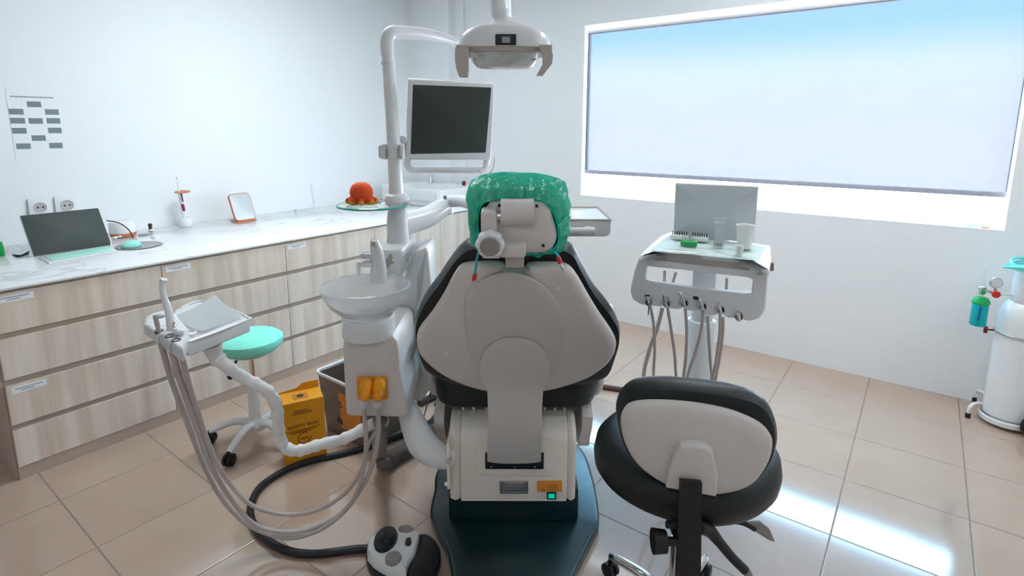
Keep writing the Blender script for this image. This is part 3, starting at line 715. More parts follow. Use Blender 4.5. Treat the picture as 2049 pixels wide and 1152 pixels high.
# head rest
fd = Fr((.015, 1.50, 1.25), 0, 14)
cu_ = [(955, 470), (953, 430), (966, 400), (990, 390), (1040, 388), (1088, 391), (1111, 410), (1121, 440), (1122, 480), (1108, 503), (1080, 508), (1000, 508), (968, 500)]
t.part('headrest_cushion', B().pill(cat(fd.pts(cu_), 4, True), fd, [(.035, -.075), (.012, -.062), (.002, -.04), (.004, -.016), (.02, -.006)], .015, 0), M_['dark'])
hs = [(975, 415), (984, 405), (1010, 402), (1050, 402), (1083, 404), (1097, 413), (1106, 435), (1115, 470), (1110, 492), (1098, 504), (1075, 508), (1010, 509), (978, 505), (966, 490), (964, 455), (968, 425)]
t.part('headrest_shell', B().pill(cat(fd.pts(hs, .02), 4, True), fd, [(.002, -.004), (0, .008), (.003, .018), (.012, .025)], 0, .006), M_['shell'])
for x, y in ((999, 411), (1074, 412), (1087, 491)):
    b = B(); b.lathe([(.0042, 0), (.0042, .004), (0, .0045)], fd.at(*fd.hit(x, y, .03), .028), fd.n, 16); t.part('screw', b, M_['darkp'])
def bx(x0, y0, x1, y1, c0, c1, r, m_, nm, fr_=fd, lab=None, rr=.006):
    cc = c1; p, q = fr_.hit(x0, y1, cc), fr_.hit(x1, y0, cc)
    return t.part(nm, B().slab(rrect(p[0], p[1], q[0], q[1], rr), fr_, c0, c1, r), m_, label=lab)
bx(963, 424, 994, 490, .024, .062, .006, M_['shell'], 'hinge_bracket', rr=.008)
b = B(); p, q = fd.hit(1002, 422, .045), fd.hit(1068, 422, .045)
b.tube([fd.at(p[0], p[1]-.008, .03), fd.at(q[0], p[1]-.008, .03)], .035, 1, 28); t.part('hinge_barrel', b, M_['shell'])
b = B(); p, q = fd.hit(993, 436, .045), fd.hit(1001, 436, .045); b.tube([fd.at(p[0], p[1], .035), fd.at(q[0]+.004, q[1], .035)], .014, 1); t.part('hinge_pin', b, M_['steel'])
bx(965, 488, 1000, 518, .02, .055, .004, M_['shell'], 'lower_bracket', rr=.004)
bx(998, 492, 1053, 517, .022, .060, .007, M_['shell'], 'slide_block', rr=.01)
bx(1011, 512, 1049, 536, .018, .040, .002, M_['taupe'], 'headrest_post', rr=.003)
kc = fd.at(*fd.hit(981, 488, .075), .062); kr = size(28, kc)
kb = t.part('adjusting_knob', B().lathe([(kr*.8, 0), (kr, .004), (kr, .022), (kr*.9, .028), (kr*.8, .029), (0, .029)], kc, fd.n, 56, lambda a: 1+.045*math.cos(a*2*PI*8)), M_['white'])
t.part('knob_cap', B().lathe([(kr*.72, .027), (kr*.72, .032), (kr*.66, .034), (0, .034)], kc, fd.n, 40), M_['gray'], kb, 'gray round knob cap')
# green film cover over the head rest
N = 96
op = polar(cat(fd.pts([(957, 478), (956, 440), (963, 408), (985, 397), (1040, 393), (1085, 400), (1108, 425), (1117, 462), (1114, 486), (1096, 497), (1035, 500), (985, 500), (964, 492)]), 4, True), N, fd.hit(1038, 455))
cen = fd.hit(1038, 440)
out_ = polar(cat(fd.pts([(958, 500), (943, 480), (938, 450), (933, 410), (936, 378), (955, 364), (995, 357), (1040, 358), (1090, 362), (1125, 370), (1138, 385), (1142, 420), (1141, 455), (1134, 482), (1122, 498), (1098, 505), (1035, 505), (985, 505)], -.04), 4, True), N, cen)
b = B(); rings = []
def nz3(p, s, k): return noise.noise(Vector(p)*s)*k
stages = [(0.0, .012), (.12, .020), (.35, .012), (.65, .002), (.88, -.018), (1.0, -.045), (1.0, -.085), (.93, -.12), (.7, -.14)]
for k, (w, c) in enumerate(stages):
    r = []
    for j in range(N):
        o1, o2 = op[j], out_[j]
        if k <= 5: a_, b_ = o1[0]+(o2[0]-o1[0])*w, o1[1]+(o2[1]-o1[1])*w
        else: a_, b_ = cen[0]+(o2[0]-cen[0])*w, cen[1]+(o2[1]-cen[1])*w
        if fd.at(a_, b_, 0).z < 1.26 and k not in (0,): pass
        ang = 2*PI*j/N
        rip = (math.sin(ang*19+1.8*math.sin(ang*5)+k*.5)*.0042+nz3((a_*9, b_*9, k), 3, .005)) if k > 0 else 0
        p = fd.at(a_+(a_-cen[0])*rip*3, b_+(b_-cen[1])*rip*3, c+rip)
        r.append(p)
    rings.append(r)
b.grid(rings, True, False, True)
c_ = Thing('headrest_cover', 'crumpled green plastic film cover stretched over the headrest', 'cover', fd.at(cen[0], cen[1], -.05))
for v in b.bm.verts: v.co += Vector((nz3(v.co, 22, .004), nz3(v.co+Vector((5, 0, 0)), 22, .004), nz3(v.co+Vector((0, 7, 0)), 22, .004)))
c_.part('film', b, M_['cover'])
el_ = [fd.at(op[j][0], op[j][1], .014+nz3((j*.1, 0, 0), 2, .002)) for j in range(N)]
b = B(); b.tube(el_+[el_[0]], .0022, 1, 8, False); c_.part('elastic_edge', b, mat('green_elastic', (.03, .55, .40, 1), .4))
# bib holder : teal cord with a clip at each end
bh_ = Thing('bib_holder', 'teal bib cord with red ends and metal clips hanging over the headrest', 'bib holder', fd.at(0, 0, .04))
lp = [pv(958, 503, 1.475), pv(954, 520, 1.47), pv(950, 549, 1.47)]
rp_ = [pv(1106, 502, 1.475), pv(1114, 508, 1.47), pv(1118, 515, 1.47)]
b = B(); b.tube(lp, .0052, 4, 10, flat=.6); b.tube(rp_, .0052, 4, 10, flat=.6); bh_.part('cord', b, M_['teal'])
b = B(); b.tube([pv(951, 548, 1.468), pv(948, 562, 1.468)], .0062, 1); bh_.part('cord_end', b, M_['red'], label='red cord end')
b = B(); b.tube([pv(1116, 514, 1.468), pv(1122, 527, 1.468)], .0062, 1); bh_.part('cord_end', b, M_['red'], label='red cord end')
for p, q in (((949, 560), (951, 581)), ((1121, 526), (1130, 547))):
    b = B(); a1, a2 = pv(*p, 1.466), pv(*q, 1.464); b.tube([a1, a1*.45+a2*.55, a2], [.0050, .0055, .0028], 2, 8, flat=.5); b.ball(a1*.6+a2*.4+Vector((0, -.004, 0)), .0035); bh_.part('clip', b, M_['steel'])
# ================================================================= water unit with the bowl
bc_ = pv(731, 572, 1.92); u0, v0_, zr = bc_
t = Thing('cuspidor_unit', 'white spittoon unit with glass bowl, tapered column and tall pole', 'dental unit', (-.48, 2.1, 0)); CU = t
R_ = .160
b = B(); b.lathe([(.0, zr-.098), (.075, zr-.098), (.10, zr-.092), (.128, zr-.066), (.147, zr-.034), (R_, zr), (R_-.006, zr+.002), (R_-.012, zr-.004), (.139, zr-.034), (.120, zr-.062), (.09, zr-.082), (0, zr-.088)], (u0, v0_, 0), seg=56)
bw = t.part('glass_bowl', b, M_['bowl'])
b = B(); ring = [(u0+(R_-.003)*math.cos(2*PI*k/56), v0_+(R_-.003)*math.sin(2*PI*k/56), zr+.001) for k in range(56)]; b.tube(ring+[ring[0]], .0045, 1, 10, False)
t.part('bowl_rim', b, M_['clear'], bw)
t.part('drain_cap', B().lathe([(0, zr-.082), (.035, zr-.082), (.033, zr-.072), (0, zr-.070)], (u0, v0_, 0)), M_['lgray'], bw)
sx = pv(738, 650, 1.90).x; dk = size(52, (Vector((sx, 1.90, .9)))); v0_ = 1.90
z1, z2, z3 = pv(738, 632, 1.81).z, pv(738, 650, 1.81).z, pv(738, 688, 1.81).z
b = B(); b.lathe([(0, zr-.10), (dk*.93, zr-.10), (dk*.93, z2+.004), (dk*.96, z2)], (sx, 1.90, 0), seg=48)
t.part('upper_collar', b, M_['lgray'])
t.part('lower_collar', B().lathe([(dk*.9, z2+.002), (dk*.99, z2), (dk*1.0, z2-.006), (dk*1.0, z3+.01), (dk*.98, z3), (0, z3)], (sx, 1.90, 0), seg=48), M_['white'])
fb = Fr((0, 1.845, 0))
bo_ = [(687, 680), (700, 672), (784, 672), (794, 684), (797, 705), (801, 745), (810, 790), (817, 822), (815, 832), (806, 836), (700, 833), (692, 828), (688, 760), (685, 700)]
t.part('body', B().slab(fb.pts(bo_), fb, -.33, 0, .012), M_['shell'])
fw = Fr((0, 2.20, 0), 0, 0)
wo_ = [(792, 560), (812, 520), (828, 502), (853, 493), (859, 502), (864, 560), (870, 640), (870, 760), (846, 798), (806, 800), (792, 760)]
t.part('side_cover', B().slab(fw.pts(wo_), fw, -.18, .02, .010), M_['white'])
fw2 = Fr((0, 2.178, 0), 0, 0)
t.part('cover_ridge', B().slab(fw2.pts([(851, 496), (855, 497), (836, 556), (833, 640), (833, 780), (829, 780), (829, 640), (832, 553)]), fw2, -.004, .004, .002), M_['white'])
# valve box with the moth shaped sticker
fx = Fr((0, 2.10, 0))
t.part('valve_box', B().slab(rrect(*fx.hit(754, 560), *fx.hit(806, 499), .012), fx, -.24, 0, .010), M_['white'])
p_, q_ = fx.hit(806, 548), fx.hit(822, 503)
t.part('silver_visor', B().slab(fx.pts([(802, 552), (806, 516), (817, 503), (824, 505), (812, 540)]), fx, -.20, .004, .004), M_['clear'])
wing = [(0, 0), (.010, .016), (.012, .030), (.004, .036), (-.004, .024), (-.008, .012), (-.018, .008), (-.020, .000), (-.012, -.004), (-.014, -.018), (-.008, -.026), (.000, -.020), (.004, -.006), (.014, -.002), (.018, .008), (.010, .010)]
a0, b0 = fx.hit(777, 523)
wing = [(778, 509), (783, 508), (786, 514), (784, 521), (789, 523), (788, 526), (783, 528), (776, 536), (770, 537), (769, 531), (771, 526), (767, 522), (771, 519), (775, 516)]
t.part('moth_sticker', B().slab(cat(fx.pts(wing), 2, True), fx, .0005, .0016, .0004), M_['taupe'], label='taupe moth shaped sticker')
# spout and tap
t.part('spout', B().tube([pv(757, 560, 2.03), pv(757, 535, 2.02), pv(754, 505, 2.00), pv(750, 488, 1.985), pv(748, 481, 1.97)], [.034, .030, .024, .018, .013]), M_['lgray'])
sp1 = t.part('spout_tip', B().tube([pv(748, 490, 1.955), pv(748, 481, 1.945)], [.010, .008], 1), M_['taupe'])
b = B(); p = pv(736, 511, 2.0); b.box(p, (.045, .03, .022), bev=.004); t.part('cup_sensor', b, M_['steel'])
b = B(); p = pv(737, 527, 2.0); b.box(p, (.04, .05, .018), bev=.004); t.part('tap_mount', b, M_['lgray'])
b = B(); b.tube([pv(717, 551, 1.97), pv(717, 540, 1.97), pv(718, 524, 1.97)], [.007, .008, .008], 1); t.part('rinse_tap', b, M_['chrome'])
# column, collar, pole
VP = 2.25
cp = pv(797, 497, VP); zb0 = cp.z; us = cp.x
def zat(y): return pv(797, y, VP).z
t.part('column_foot', B().lathe([(.048, zb0-.06), (.047, zb0), (.045, zat(470)), (.043, zat(440)), (.037, zat(422)), (.028, zat(415)), (0, zat(414))], (us, VP, 0)), M_['lgray'])
t.part('collar', B().lathe([(.028, zat(420)), (.040, zat(414)), (.052, zat(408)), (.053, zat(397)), (.046, zat(390)), (.026, zat(385)), (0, zat(385))], (us, VP, 0)), M_['white'])
pt = [Vector((us-.002, VP, zat(390))), Vector((us-.003, VP, zat(330))), Vector((us-.007, VP, zat(250))), Vector((us-.012, VP, zat(170))), Vector((us-.016, VP, zat(110)))]
t.part('pole', B().tube(pt, lambda k: .029-.005*k if k > .12 else .031, 4, 20), M_['white'])
jt = pt[-1]
t.part('pole_ring', B().lathe([(.026, -.006), (.0275, 0), (.026, .006)], (jt.x, VP, zat(127))), M_['lgray'])
el0 = pt[-1]; ex = el0.x
arm = [el0, Vector((ex-.002, VP, zat(85))), Vector((ex+.012, VP+.01, zat(66))), Vector((ex+.05, VP+.06, 1.975)), pv(845, 68, 2.40), pv(885, 76, 2.52), pv(925, 88, 2.64), pv(985, 96, 2.82)]
t.part('lamp_arm', B().tube(arm, lambda k: .0265 if k < .35 else .0265-.006*(k-.35), 6, 20), M_['white'])
# socket for the chair : curved arm to the motor housing
ca = [pv(812, 806, 2.0), pv(817, 822, 1.98), pv(826, 845, 1.95), pv(845, 885, 1.93), pv(872, 908, 1.92), pv(906, 916, 1.93)]
t.part('chair_bracket', B().tube(ca, [.036, .040, .048, .057, .052, .040], 6, 24), M_['white'])
b = B(); p = pv(899, 924, 1.86); b.tube([p, p+Vector((0, .03, 0))], .011, 1, 6); b.tube([pv(893, 968, 1.9), pv(893, 968, 1.88)], .008, 1, 6); t.part('bolt', b, M_['chrome'])
b = B(); p, q = pv(896, 972, 1.90), pv(906, 880, 1.90); b.bounds((p.x, 1.88, p.z), (p.x+.012, 2.02, q.z), .002); t.part('mount_plate', b, M_['cream'])
# yellow twin suction socket
fy = Fr((0, 1.845, 0))
ys = t.part('suction_socket', B().slab(rrect(*fy.hit(717, 796), *fy.hit(775, 752), .006), fy, .0005, .014, .005), M_['yelp'])
for cx_, ty in ((735, 776), (760, 776)):
    p = pv(cx_-1, 766, 1.812); q = pv(cx_-3, 795, 1.775)
    b = B(); b.tube([p+Vector((0, .01, .012)), p, p*.5+q*.5, q], [.014, .0225, .0225, .014], 4, 20); b.ball(q+Vector((0, -.006, .008)), .0165)
    t.part('suction_plug', b, M_['yelp'], ys)
# black pipes hanging under the unit (kept in one loom)
b = B(); b.tube([pv(765, 836, 1.94), pv(764, 860, 1.96), pz(762, 905, .10), pz(768, 930, .05)], [.020, .022, .030, .034], 6, 16); t.part('drain_pipe', b, M_['corr'])
b = B(); b.tube([pv(755, 836, 1.92), pz(752, 915, .08)], .018, 1, 12); t.part('supply_pipe', b, M_['gray'])
# corrugated hose lying on the floor towards the chair
hp = [pz(772, 926, .038), pz(790, 912, .038), pz(820, 895, .038), pz(850, 872, .038), pz(880, 858, .040), pz(925, 850, .045)]
b = B(); N_ = 60
b.tube(hp, lambda k: .034+.0038*math.sin(k*2*PI*46), 50, 18); 
Thing('corrugated_hose', 'thick gray corrugated drain hose lying on the tiles between unit and chair', 'hose', hp[1], mesh=b, mat=M_['corr'])

# ================================================================= operating light
lv = 1.80
lc = pv(1009, 100, lv); LZ = lc.z
t = Thing('operating_light', 'white domed operating light with two handles hanging over the chair', 'operating light', (lc.x, lv+.03, LZ))
a_ = size(94, Vector((lc.x, lv, LZ))); bd = .105; cv = lv+.055
zt0, zt1, zt2 = pv(1009, 92, lv-.05).z, pv(1009, 62, lv-.03).z, pv(1009, 36, lv).z
def sup(cx, cy, a, b_, z, n=2.6, N=56):
    r = []
    for k in range(N):
        th = 2*PI*k/N; c, s = math.cos(th), math.sin(th)
        r.append(Vector((cx+a*math.copysign(abs(c)**(2/n), c), cy+b_*math.copysign(abs(s)**(2/n), s), z)))
    return r
b = B(); b.grid([sup(lc.x, cv, a_*.9, bd*.9, zt0+.002), sup(lc.x, cv, a_, bd, zt0), sup(lc.x, cv, a_*.995, bd, zt0+.018), sup(lc.x, cv, a_*.94, bd*.96, zt1-.004), sup(lc.x, cv, a_*.82, bd*.86, zt1+.012), sup(lc.x, cv, a_*.60, bd*.7, zt1+.025), sup(lc.x, cv+.02, a_*.42, bd*.52, zt2-.008, 2.2), sup(lc.x-.005, cv+.02, a_*.26, bd*.34, zt2+.006, 2), sup(lc.x-.008, cv+.02, .022, .022, zt2+.02, 2)])
t.part('dome', b, M_['white'])
b = B(); zr0 = pv(1009, 101, lv-.05).z
b.grid([sup(lc.x, cv, a_*.93, bd*.93, zt0+.001), sup(lc.x, cv, a_*1.0, bd*1.0, zt0-.001), sup(lc.x, cv, a_*.97, bd*.98, zr0), sup(lc.x, cv, a_*.85, bd*.88, zr0)])
t.part('bezel', b, M_['taupe'])
fl_ = Fr((0, cv-bd-.001, 0))
dp_ = t.part('display', B().slab(rrect(*fl_.hit(991, 90), *fl_.hit(1033, 68), .003), fl_, -.004, .003, .002), M_['darkp'], label='dark control display')
t.part('display_button', B().slab(rrect(*fl_.hit(1004, 86), *fl_.hit(1021, 74), .002), fl_, .0032, .0045, .001), M_['gink'], dp_)
# lens : clear ribbed box under the bezel, tipped forward
z_t, z_b = pv(1009, 100, lv).z, pv(1009, 132, lv).z
b = B(); b.grid([[Vector((p.x, p.y, p.z)) for p in r] for r in (sup(lc.x, cv-.01, a_*.73, bd*.74, z_t, 3), sup(lc.x, cv-.012, a_*.735, bd*.74, z_t-.010, 3), sup(lc.x, cv+.000, a_*.69, bd*.62, z_b+.016, 3), sup(lc.x, cv+.008, a_*.62, bd*.48, z_b+.004, 3), sup(lc.x, cv+.010, a_*.55, bd*.40, z_b, 3))])
ln = t.part('lens_cover', b, M_['lens'])
b = B()
for k in range(5):
    for j in (-1, 1): b.lathe([(.020, 0), (.012, .026), (0, .030)], (lc.x+(k-2)*.042, cv-.01+j*.024, z_b+.018), seg=20)
t.part('reflector', b, M_['chrome'], ln)
b = B()
for k in range(9):
    x = lc.x-a_*.70+k*.005; b.bounds((x, cv-.014-bd*.66+.006*k*.4-.002, z_b+.010), (x+.0018, cv-.014-bd*.60, z_t-.006))
t.part('lens_rib', b, M_['lgray'], ln)
for s, pts in ((-1, [(925, 98), (924, 120), (926, 140), (928, 154)]), (1, [(1092, 98), (1096, 112), (1095, 128), (1080, 151)])):
    vs = [lv-.045, lv-.06, lv-.075, lv-.085]
    P = [pv(x, y, v) for (x, y), v in zip(pts, vs)]
    b = B(); hw = .021 if s < 0 else .016; ws = [hw, hw*.95, hw*.85, hw*.6]
    Pc = [P[0]+Vector((0, 0, 0)), P[1], P[2], P[3]]
    b.grid([[q+Vector((-w_, -.012, 0)), q+Vector((w_, -.012, 0)), q+Vector((w_, .022, 0)), q+Vector((-w_, .022, 0))] for q, w_ in zip(Pc, ws)])
    p0 = P[0]; b.box((p0.x, p0.y+.04, p0.z+.004), (.040, .085, .018), bev=.004)
    h_ = t.part('handle', b, M_['taupe'])
b = B(); b.tube([Vector((lc.x-.008, cv+.02, zt2+.008)), pv(1003, 33, cv+.01), pv(1001, 27, cv+.01), pv(998, 2, cv+.02), Vector((lc.x-.028, cv+.04, 2.14)), Vector((-.05, 1.95, 2.27))], [.021, .022, .030, .030, .029, .028], 3, 20)
t.part('stem', b, M_['white'])
b = B(); e1 = arm[-1]; b.tube([e1+Vector((0, .0, .0)), Vector((e1.x+.05, e1.y+.03, e1.z+.05)), Vector((-.03, 2.75, 2.09)), Vector((-.05, 1.95, 2.27))], .026, 5, 18); t.part('balance_arm', b, M_['white'])
b = B(); b.ball((-.05, 1.95, 2.27), .034); t.part('elbow_joint', b, M_['lgray'])

# ================================================================= monitor
fmn = Fr((-.421, 2.30, 1.495), 25, 13.7)
Wm, Hm = .334, .281
t = Thing('monitor', 'white framed dark monitor with a handle bar mounted on the pole', 'monitor', fmn.at(Wm/2, 0, -.02))
k = fmn.hit
outer = [k(810, 332), k(813, 322), k(819, 160), k(824, 157), k(985, 166.5), k(991, 172), k(983, 330), k(977, 341), k(965, 346), k(832, 346), k(818, 342)]
hole = [k(826, 325), k(832, 321), k(960, 321), k(965, 325), k(962, 333), k(954, 336), k(836, 336), k(828, 333)]
# frame as four bars around the screen plus the handle
b = B()
TL, TR, BR, BL = k(819, 158), k(990, 167), k(975, 318), k(812, 318)
b.slab([k(811, 320), k(818, 158), k(985, 166), k(990, 170), k(982, 320)], fmn, -.040, .004, .008)
t.part('frame', b, M_['white'])
b = B(); hb = [k(811, 318), k(810, 332), k(818, 342), k(832, 345), k(966, 345), k(977, 339), k(981, 330), k(983, 318)]
hc = cat([fmn.at(*q, -.012) for q in (k(818, 318), k(817, 330), k(824, 339), k(840, 341), k(900, 341), k(958, 341), k(970, 337), k(975, 328), k(976, 318))], 4)
b.tube(hc, .0135, 1, 12, flat=1.2); t.part('handle_bar', b, M_['white'])
t.part('screen', B().slab(rrect(0, 0, Wm, Hm, .003), fmn, .0042, .0055, .0008), M_['scr'])
b = B(); b.ball(fmn.at(*k(820, 317), .005), .002); t.part('power_lamp', b, M_['ink'])
b = B(); o1 = [k(992, 196), k(996, 198), k(993, 260), k(989, 296), k(982, 302), k(984, 230)]; b.slab(o1, fmn, -.062, -.042, .003); t.part('back_housing', b, M_['white'])
b = B(); b.slab(rrect(.07, .02, .27, .24, .02), fmn, -.07, -.040, .01); t.part('rear_cover', b, M_['lgray'])
pj = fmn.at(.04, .05, -.06)
b = B(); b.tube([pj, Vector((pj.x-.03, pj.y-.01, pj.z)), Vector((us+.03, VP+.01, pj.z-.005))], .016); t.part('mount_arm', b, M_['lgray'])
zc = pv(785, 303, VP).z
b = B(); b.box((us-.010, VP+.045, zc), (.075, .05, .062), bev=.008); b.box((us-.04, VP+.02, zc), (.014, .07, .062), bev=.004); b.box((us+.028, VP+.02, zc), (.014, .07, .062), bev=.004); t.part('pole_clamp', b, M_['white'])
b = B(); b.box((pv(767, 303, VP).x, VP-.005, zc), (.016, .05, .056), bev=.004); b.box((pv(806, 303, VP).x, VP-.02, zc), (.014, .03, .056), bev=.003); t.part('clamp_plate', b, M_['lgray'])
b = B(); b.box((pv(763, 303, VP).x-.001, VP-.012, zc), (.008, .034, .044), bev=.002); t.part('clamp_screw_block', b, M_['steel'])
# thin cables hanging under the screen
b = B(); b.tube([pv(961, 340, 2.36), pv(963, 352, 2.37), pv(968, 366, 2.38), pv(975, 372, 2.40)], .0035); b.tube([pv(990, 315, 2.42), pv(988, 335, 2.42), pv(975, 352, 2.42), pv(970, 362, 2.42)], .003); t.part('cable', b, M_['white'])

# ================================================================= glass shelf on the pole with the plush toy
sc0 = pv(746, 412, 2.20); sr = size(69, sc0)
t = Thing('glass_shelf', 'small round clear glass shelf with a green edge clamped to the pole', 'shelf', sc0)
t.part('glass_disc', B().lathe([(0, 0), (sr-.002, 0), (sr-.002, .008), (0, .008)], sc0, seg=56), M_['gtop'])
b = B(); ring = [Vector((sc0.x+(sr)*math.cos(2*PI*k/64), sc0.y+sr*math.sin(2*PI*k/64), sc0.z+.004)) for k in range(65)]; b.tube(ring, .0045, 1, 8, False); t.part('glass_edge', b, M_['gedge'])
b = B(); b.tube([(us-.055, 2.22, sc0.z+.004), (us+.04, 2.215, sc0.z+.010), (us+.052, 2.24, sc0.z+.010)], .007); t.part('clamp', b, M_['steel'])
oc = pv(724, 404, 2.19); oc.z = sc0.z+.0085
t = Thing('octopus_plush', 'orange octopus plush toy with curled golden tentacles on the glass shelf', 'plush toy', oc)
b = B(); b.lathe([(.030, .016), (.040, .026), (.0455, .045), (.043, .062), (.034, .078), (.018, .087), (0, .089)], oc, seg=32); t.part('head', b, M_['org'])
b = B()
for k in range(8):
    a = 2*PI*k/8+.2; x, y = math.cos(a), math.sin(a)
    b.tube([oc+Vector((x*.020, y*.020, .024)), oc+Vector((x*.038, y*.034, .020)), oc+Vector((x*.050, y*.044, .018)), oc+Vector((x*.054, y*.048, .026))], [.012, .014, .012, .007], 4, 12)
t.part('tentacles', b, M_['org'])
b = B()
for k in range(8):
    a = 2*PI*k/8+.2; x, y = math.cos(a), math.sin(a)
    b.tube([oc+Vector((x*.012, y*.012, .011)), oc+Vector((x*.036, y*.032, .009)), oc+Vector((x*.054, y*.048, .012)), oc+Vector((x*.058, y*.052, .020))], [.009, .010, .010, .006], 4, 12)
t.part('tentacle_lining', b, M_['orgy'])

# ================================================================= instrument tray on its arm, behind the headrest
t = Thing('instrument_tray', 'white instrument tray with a taupe rim and handle behind the headrest', 'tray', (.2, 2.25, 1.2))
tz = pz(1223, 440, 1.25); yf = 2.115; zt_ = pv(1223, 440, yf).z
yb_ = pv(1195, 415, 2.44); yback = pz(1195, 415, zt_).y
xr = pz(1223, 440, zt_).x
b = B(); b.slab(rrect(-.05, yf, xr, yback, .012), Hor(zt_), -.012, -.002, .004); t.part('tray_top', b, M_['white'])
b = B(); o = rrect(-.052, yf-.002, xr+.002, yback+.002, .014)
b.tube([Vector((q[0], q[1], zt_)) for q in o+[o[0]]], .0042, 1, 8, False); t.part('rim', b, M_['taupe'])
fa_ = Fr((0, yf, 0)); hx = fa_.hit
b = B(); b.slab([(-.05, zt_-.004), (-.05, zt_-.066), (xr-.02, zt_-.066), (xr-.006, zt_-.060), (xr, zt_-.046), (xr, zt_-.004)], fa_, -.018, .0, .004); t.part('apron', b, M_['lgray'])
zz = pv(1180, 461, yf-.03).z
b = B(); b.tube([(xr-.10, yf-.005, zz), (xr-.075, yf-.03, zz), (xr-.10, yf-.035, zz), (.05, yf-.035, zz)], .013, 4, 14); t.part('handle', b, M_['white'])
t.part('handle_cap', B().box((pv(1187, 463, yf-.03).x, yf-.03, zz-.006), (.012, .03, .018), bev=.003), M_['taupe'])
b = B(); b.tube([Vector((us-.01, VP+.01, zat(452))), pv(850, 436, 2.38), pv(880, 418, 2.46), pv(893, 410, 2.50)], [.052, .048, .043, .034], 5, 22); t.part('lower_arm', b, M_['white'])
jb = pv(890, 405, 2.52)
b = B(); b.lathe([(.040, -.05), (.040, .0), (.032, .018), (.022, .03), (0, .031)], jb); t.part('arm_joint', b, M_['white'])
b = B(); b.tube([jb+Vector((.0, 0, -.0)), pv(925, 402, 2.46), pv(975, 420, 2.35), Vector((.05, 2.28, zt_-.045))], .028, 5, 16); t.part('upper_arm', b, M_['white'])
ff = Fr((0, 2.475, 0))
t.part('control_keys', B().slab(rrect(*ff.hit(887, 399), *ff.hit(894, 391), .001), ff, .0, .004, .001), M_['gink'])

# ================================================================= assistant tray with wrapped arm and hoses
t = Thing('assistant_tray', 'white assistant tray with suction handpieces on a white wrapped arm', 'assistant tray', pz(420, 650, 0))
az = .93; h0 = Hor(az)
P = lambda l, z=az: [(q.x, q.y) for q in (pz(x, y, z) for x, y in l)]
t.part('tray_body', B().slab(P([(350, 617), (400, 600), (452, 611), (494, 631), (498, 637), (374, 684), (330, 660)]), h0, -.052, -.004, .008), M_['lgray'])
rim = [Vector((q[0], q[1], az-.003)) for q in P([(362, 614), (400, 601), (450, 612), (494, 632), (497, 637), (440, 660), (378, 682)])]
t.part('tray_rim', B().tube(rim, .004, 5, 8), M_['white'])
pp = P([(342, 636), (431, 597), (450, 614), (486, 634), (404, 666)], az)
b = B(); pg = [[Vector((0, 0, 0))]*9 for _ in range(9)]
c4_ = [Vector((*q, 0)) for q in (pp[0], pp[1], pp[3], pp[4])]
for i in range(9):
    row = []
    for j in range(9):
        s, w = i/8, j/8
        p = (c4_[0]*(1-s)+c4_[1]*s)*(1-w)+(c4_[3]*(1-s)+c4_[2]*s)*w
        row.append(Vector((p.x, p.y, az+.003+nz3((p.x*9, p.y*9, 0), 1, .006)+.03*max(0, s-.75)*4*max(0, .4-w)**1)))
    pg[i] = row
b.grid(pg, False); b.solid(.0012); 
Thing('paper_napkin', 'white paper napkin lying on the assistant tray', 'napkin', (c4_[0]+c4_[2])/2+Vector((0, 0, az)), mesh=b, mat=M_['paper'])
hb_ = P([(287, 650), (291, 636), (306, 628), (330, 622), (352, 628), (384, 668), (371, 690), (366, 702), (330, 680), (302, 660)])
t.part('holder_bar', B().slab(hb_, h0, -.040, .006, .010), M_['lgray'])
for (x, y) in ((306, 640), (330, 655), (348, 668), (378, 664)):
    p = pz(x, y, az+.008); b = B(); b.lathe([(.022, -.02), (.023, .006), (.018, .008), (.014, .002), (0, .0)], (p.x, p.y, az), seg=24); t.part('holder_cup', b, M_['white'])
for (x0, y0), (x1, y1) in (((318, 676), (338, 655)), ((341, 688), (362, 662))):
    a, c_ = pz(x0, y0, az+.006), pz(x1, y1, az+.006); b = B(); b.tube([a+Vector((0, 0, -.03)), a, c_], .0016, 1, 6); t.part('holder_groove', b, M_['gink'])
for (x, y) in ((318, 662), (340, 672), (352, 680)):
    p = pz(x, y, az+.007); b = B(); b.lathe([(.013, -.006), (.014, .003), (.010, .003), (.008, -.004), (0, -.004)], (p.x, p.y, az+.006), seg=20); t.part('holder_socket', b, mat('brown_socket', C(105, 82, 78), .5))
# handpieces
t.part('suction_tip', B().tube([pv(343, 662, 1.72), pv(338, 625, 1.73), pv(327, 590, 1.73), pv(325, 570, 1.73), pv(328, 558, 1.73)], [.013, .012, .009, .0085, .011], 5, 14), M_['white'])
t.part('saliva_ejector', B().tube([pv(318, 662, 1.72), pv(314, 646, 1.722), pv(310, 630, 1.724)], [.0065, .0075, .0065], 3, 12), M_['taupe'])
t.part('syringe', B().tube([pv(353, 676, 1.70), pv(350, 660, 1.70), pv(348, 644, 1.71)], [.0075, .009, .004], 3, 12), M_['chrome'])
b = B(); b.ball(pv(358, 664, 1.70), .014, 1.3, 1, .7); t.part('handpiece_collar', b, M_['lgray'])
b = B(); b.ball(pv(320, 632, 1.73), .012, 1.4, 1, .7); t.part('handpiece_collar', b, M_['lgray'])
def vpath(l, vs): 
    n = len(l); m = len(vs)-1
    out = []
    for i, (x, y) in enumerate(l):
        k = i/(n-1)*m; j = min(int(k), m-1); out.append(pv(x, y, vs[j]+(vs[j+1]-vs[j])*(k-j)))
    return out
h1 = vpath([(323, 688), (333, 725), (345, 765), (375, 845), (405, 925), (440, 992), (485, 1042), (530, 1066), (582, 1076), (640, 1060), (690, 1022), (716, 980), (732, 900), (729, 830), (728, 802)], [1.70, 1.80, 1.86, 1.88, 1.86, 1.84, 1.78])
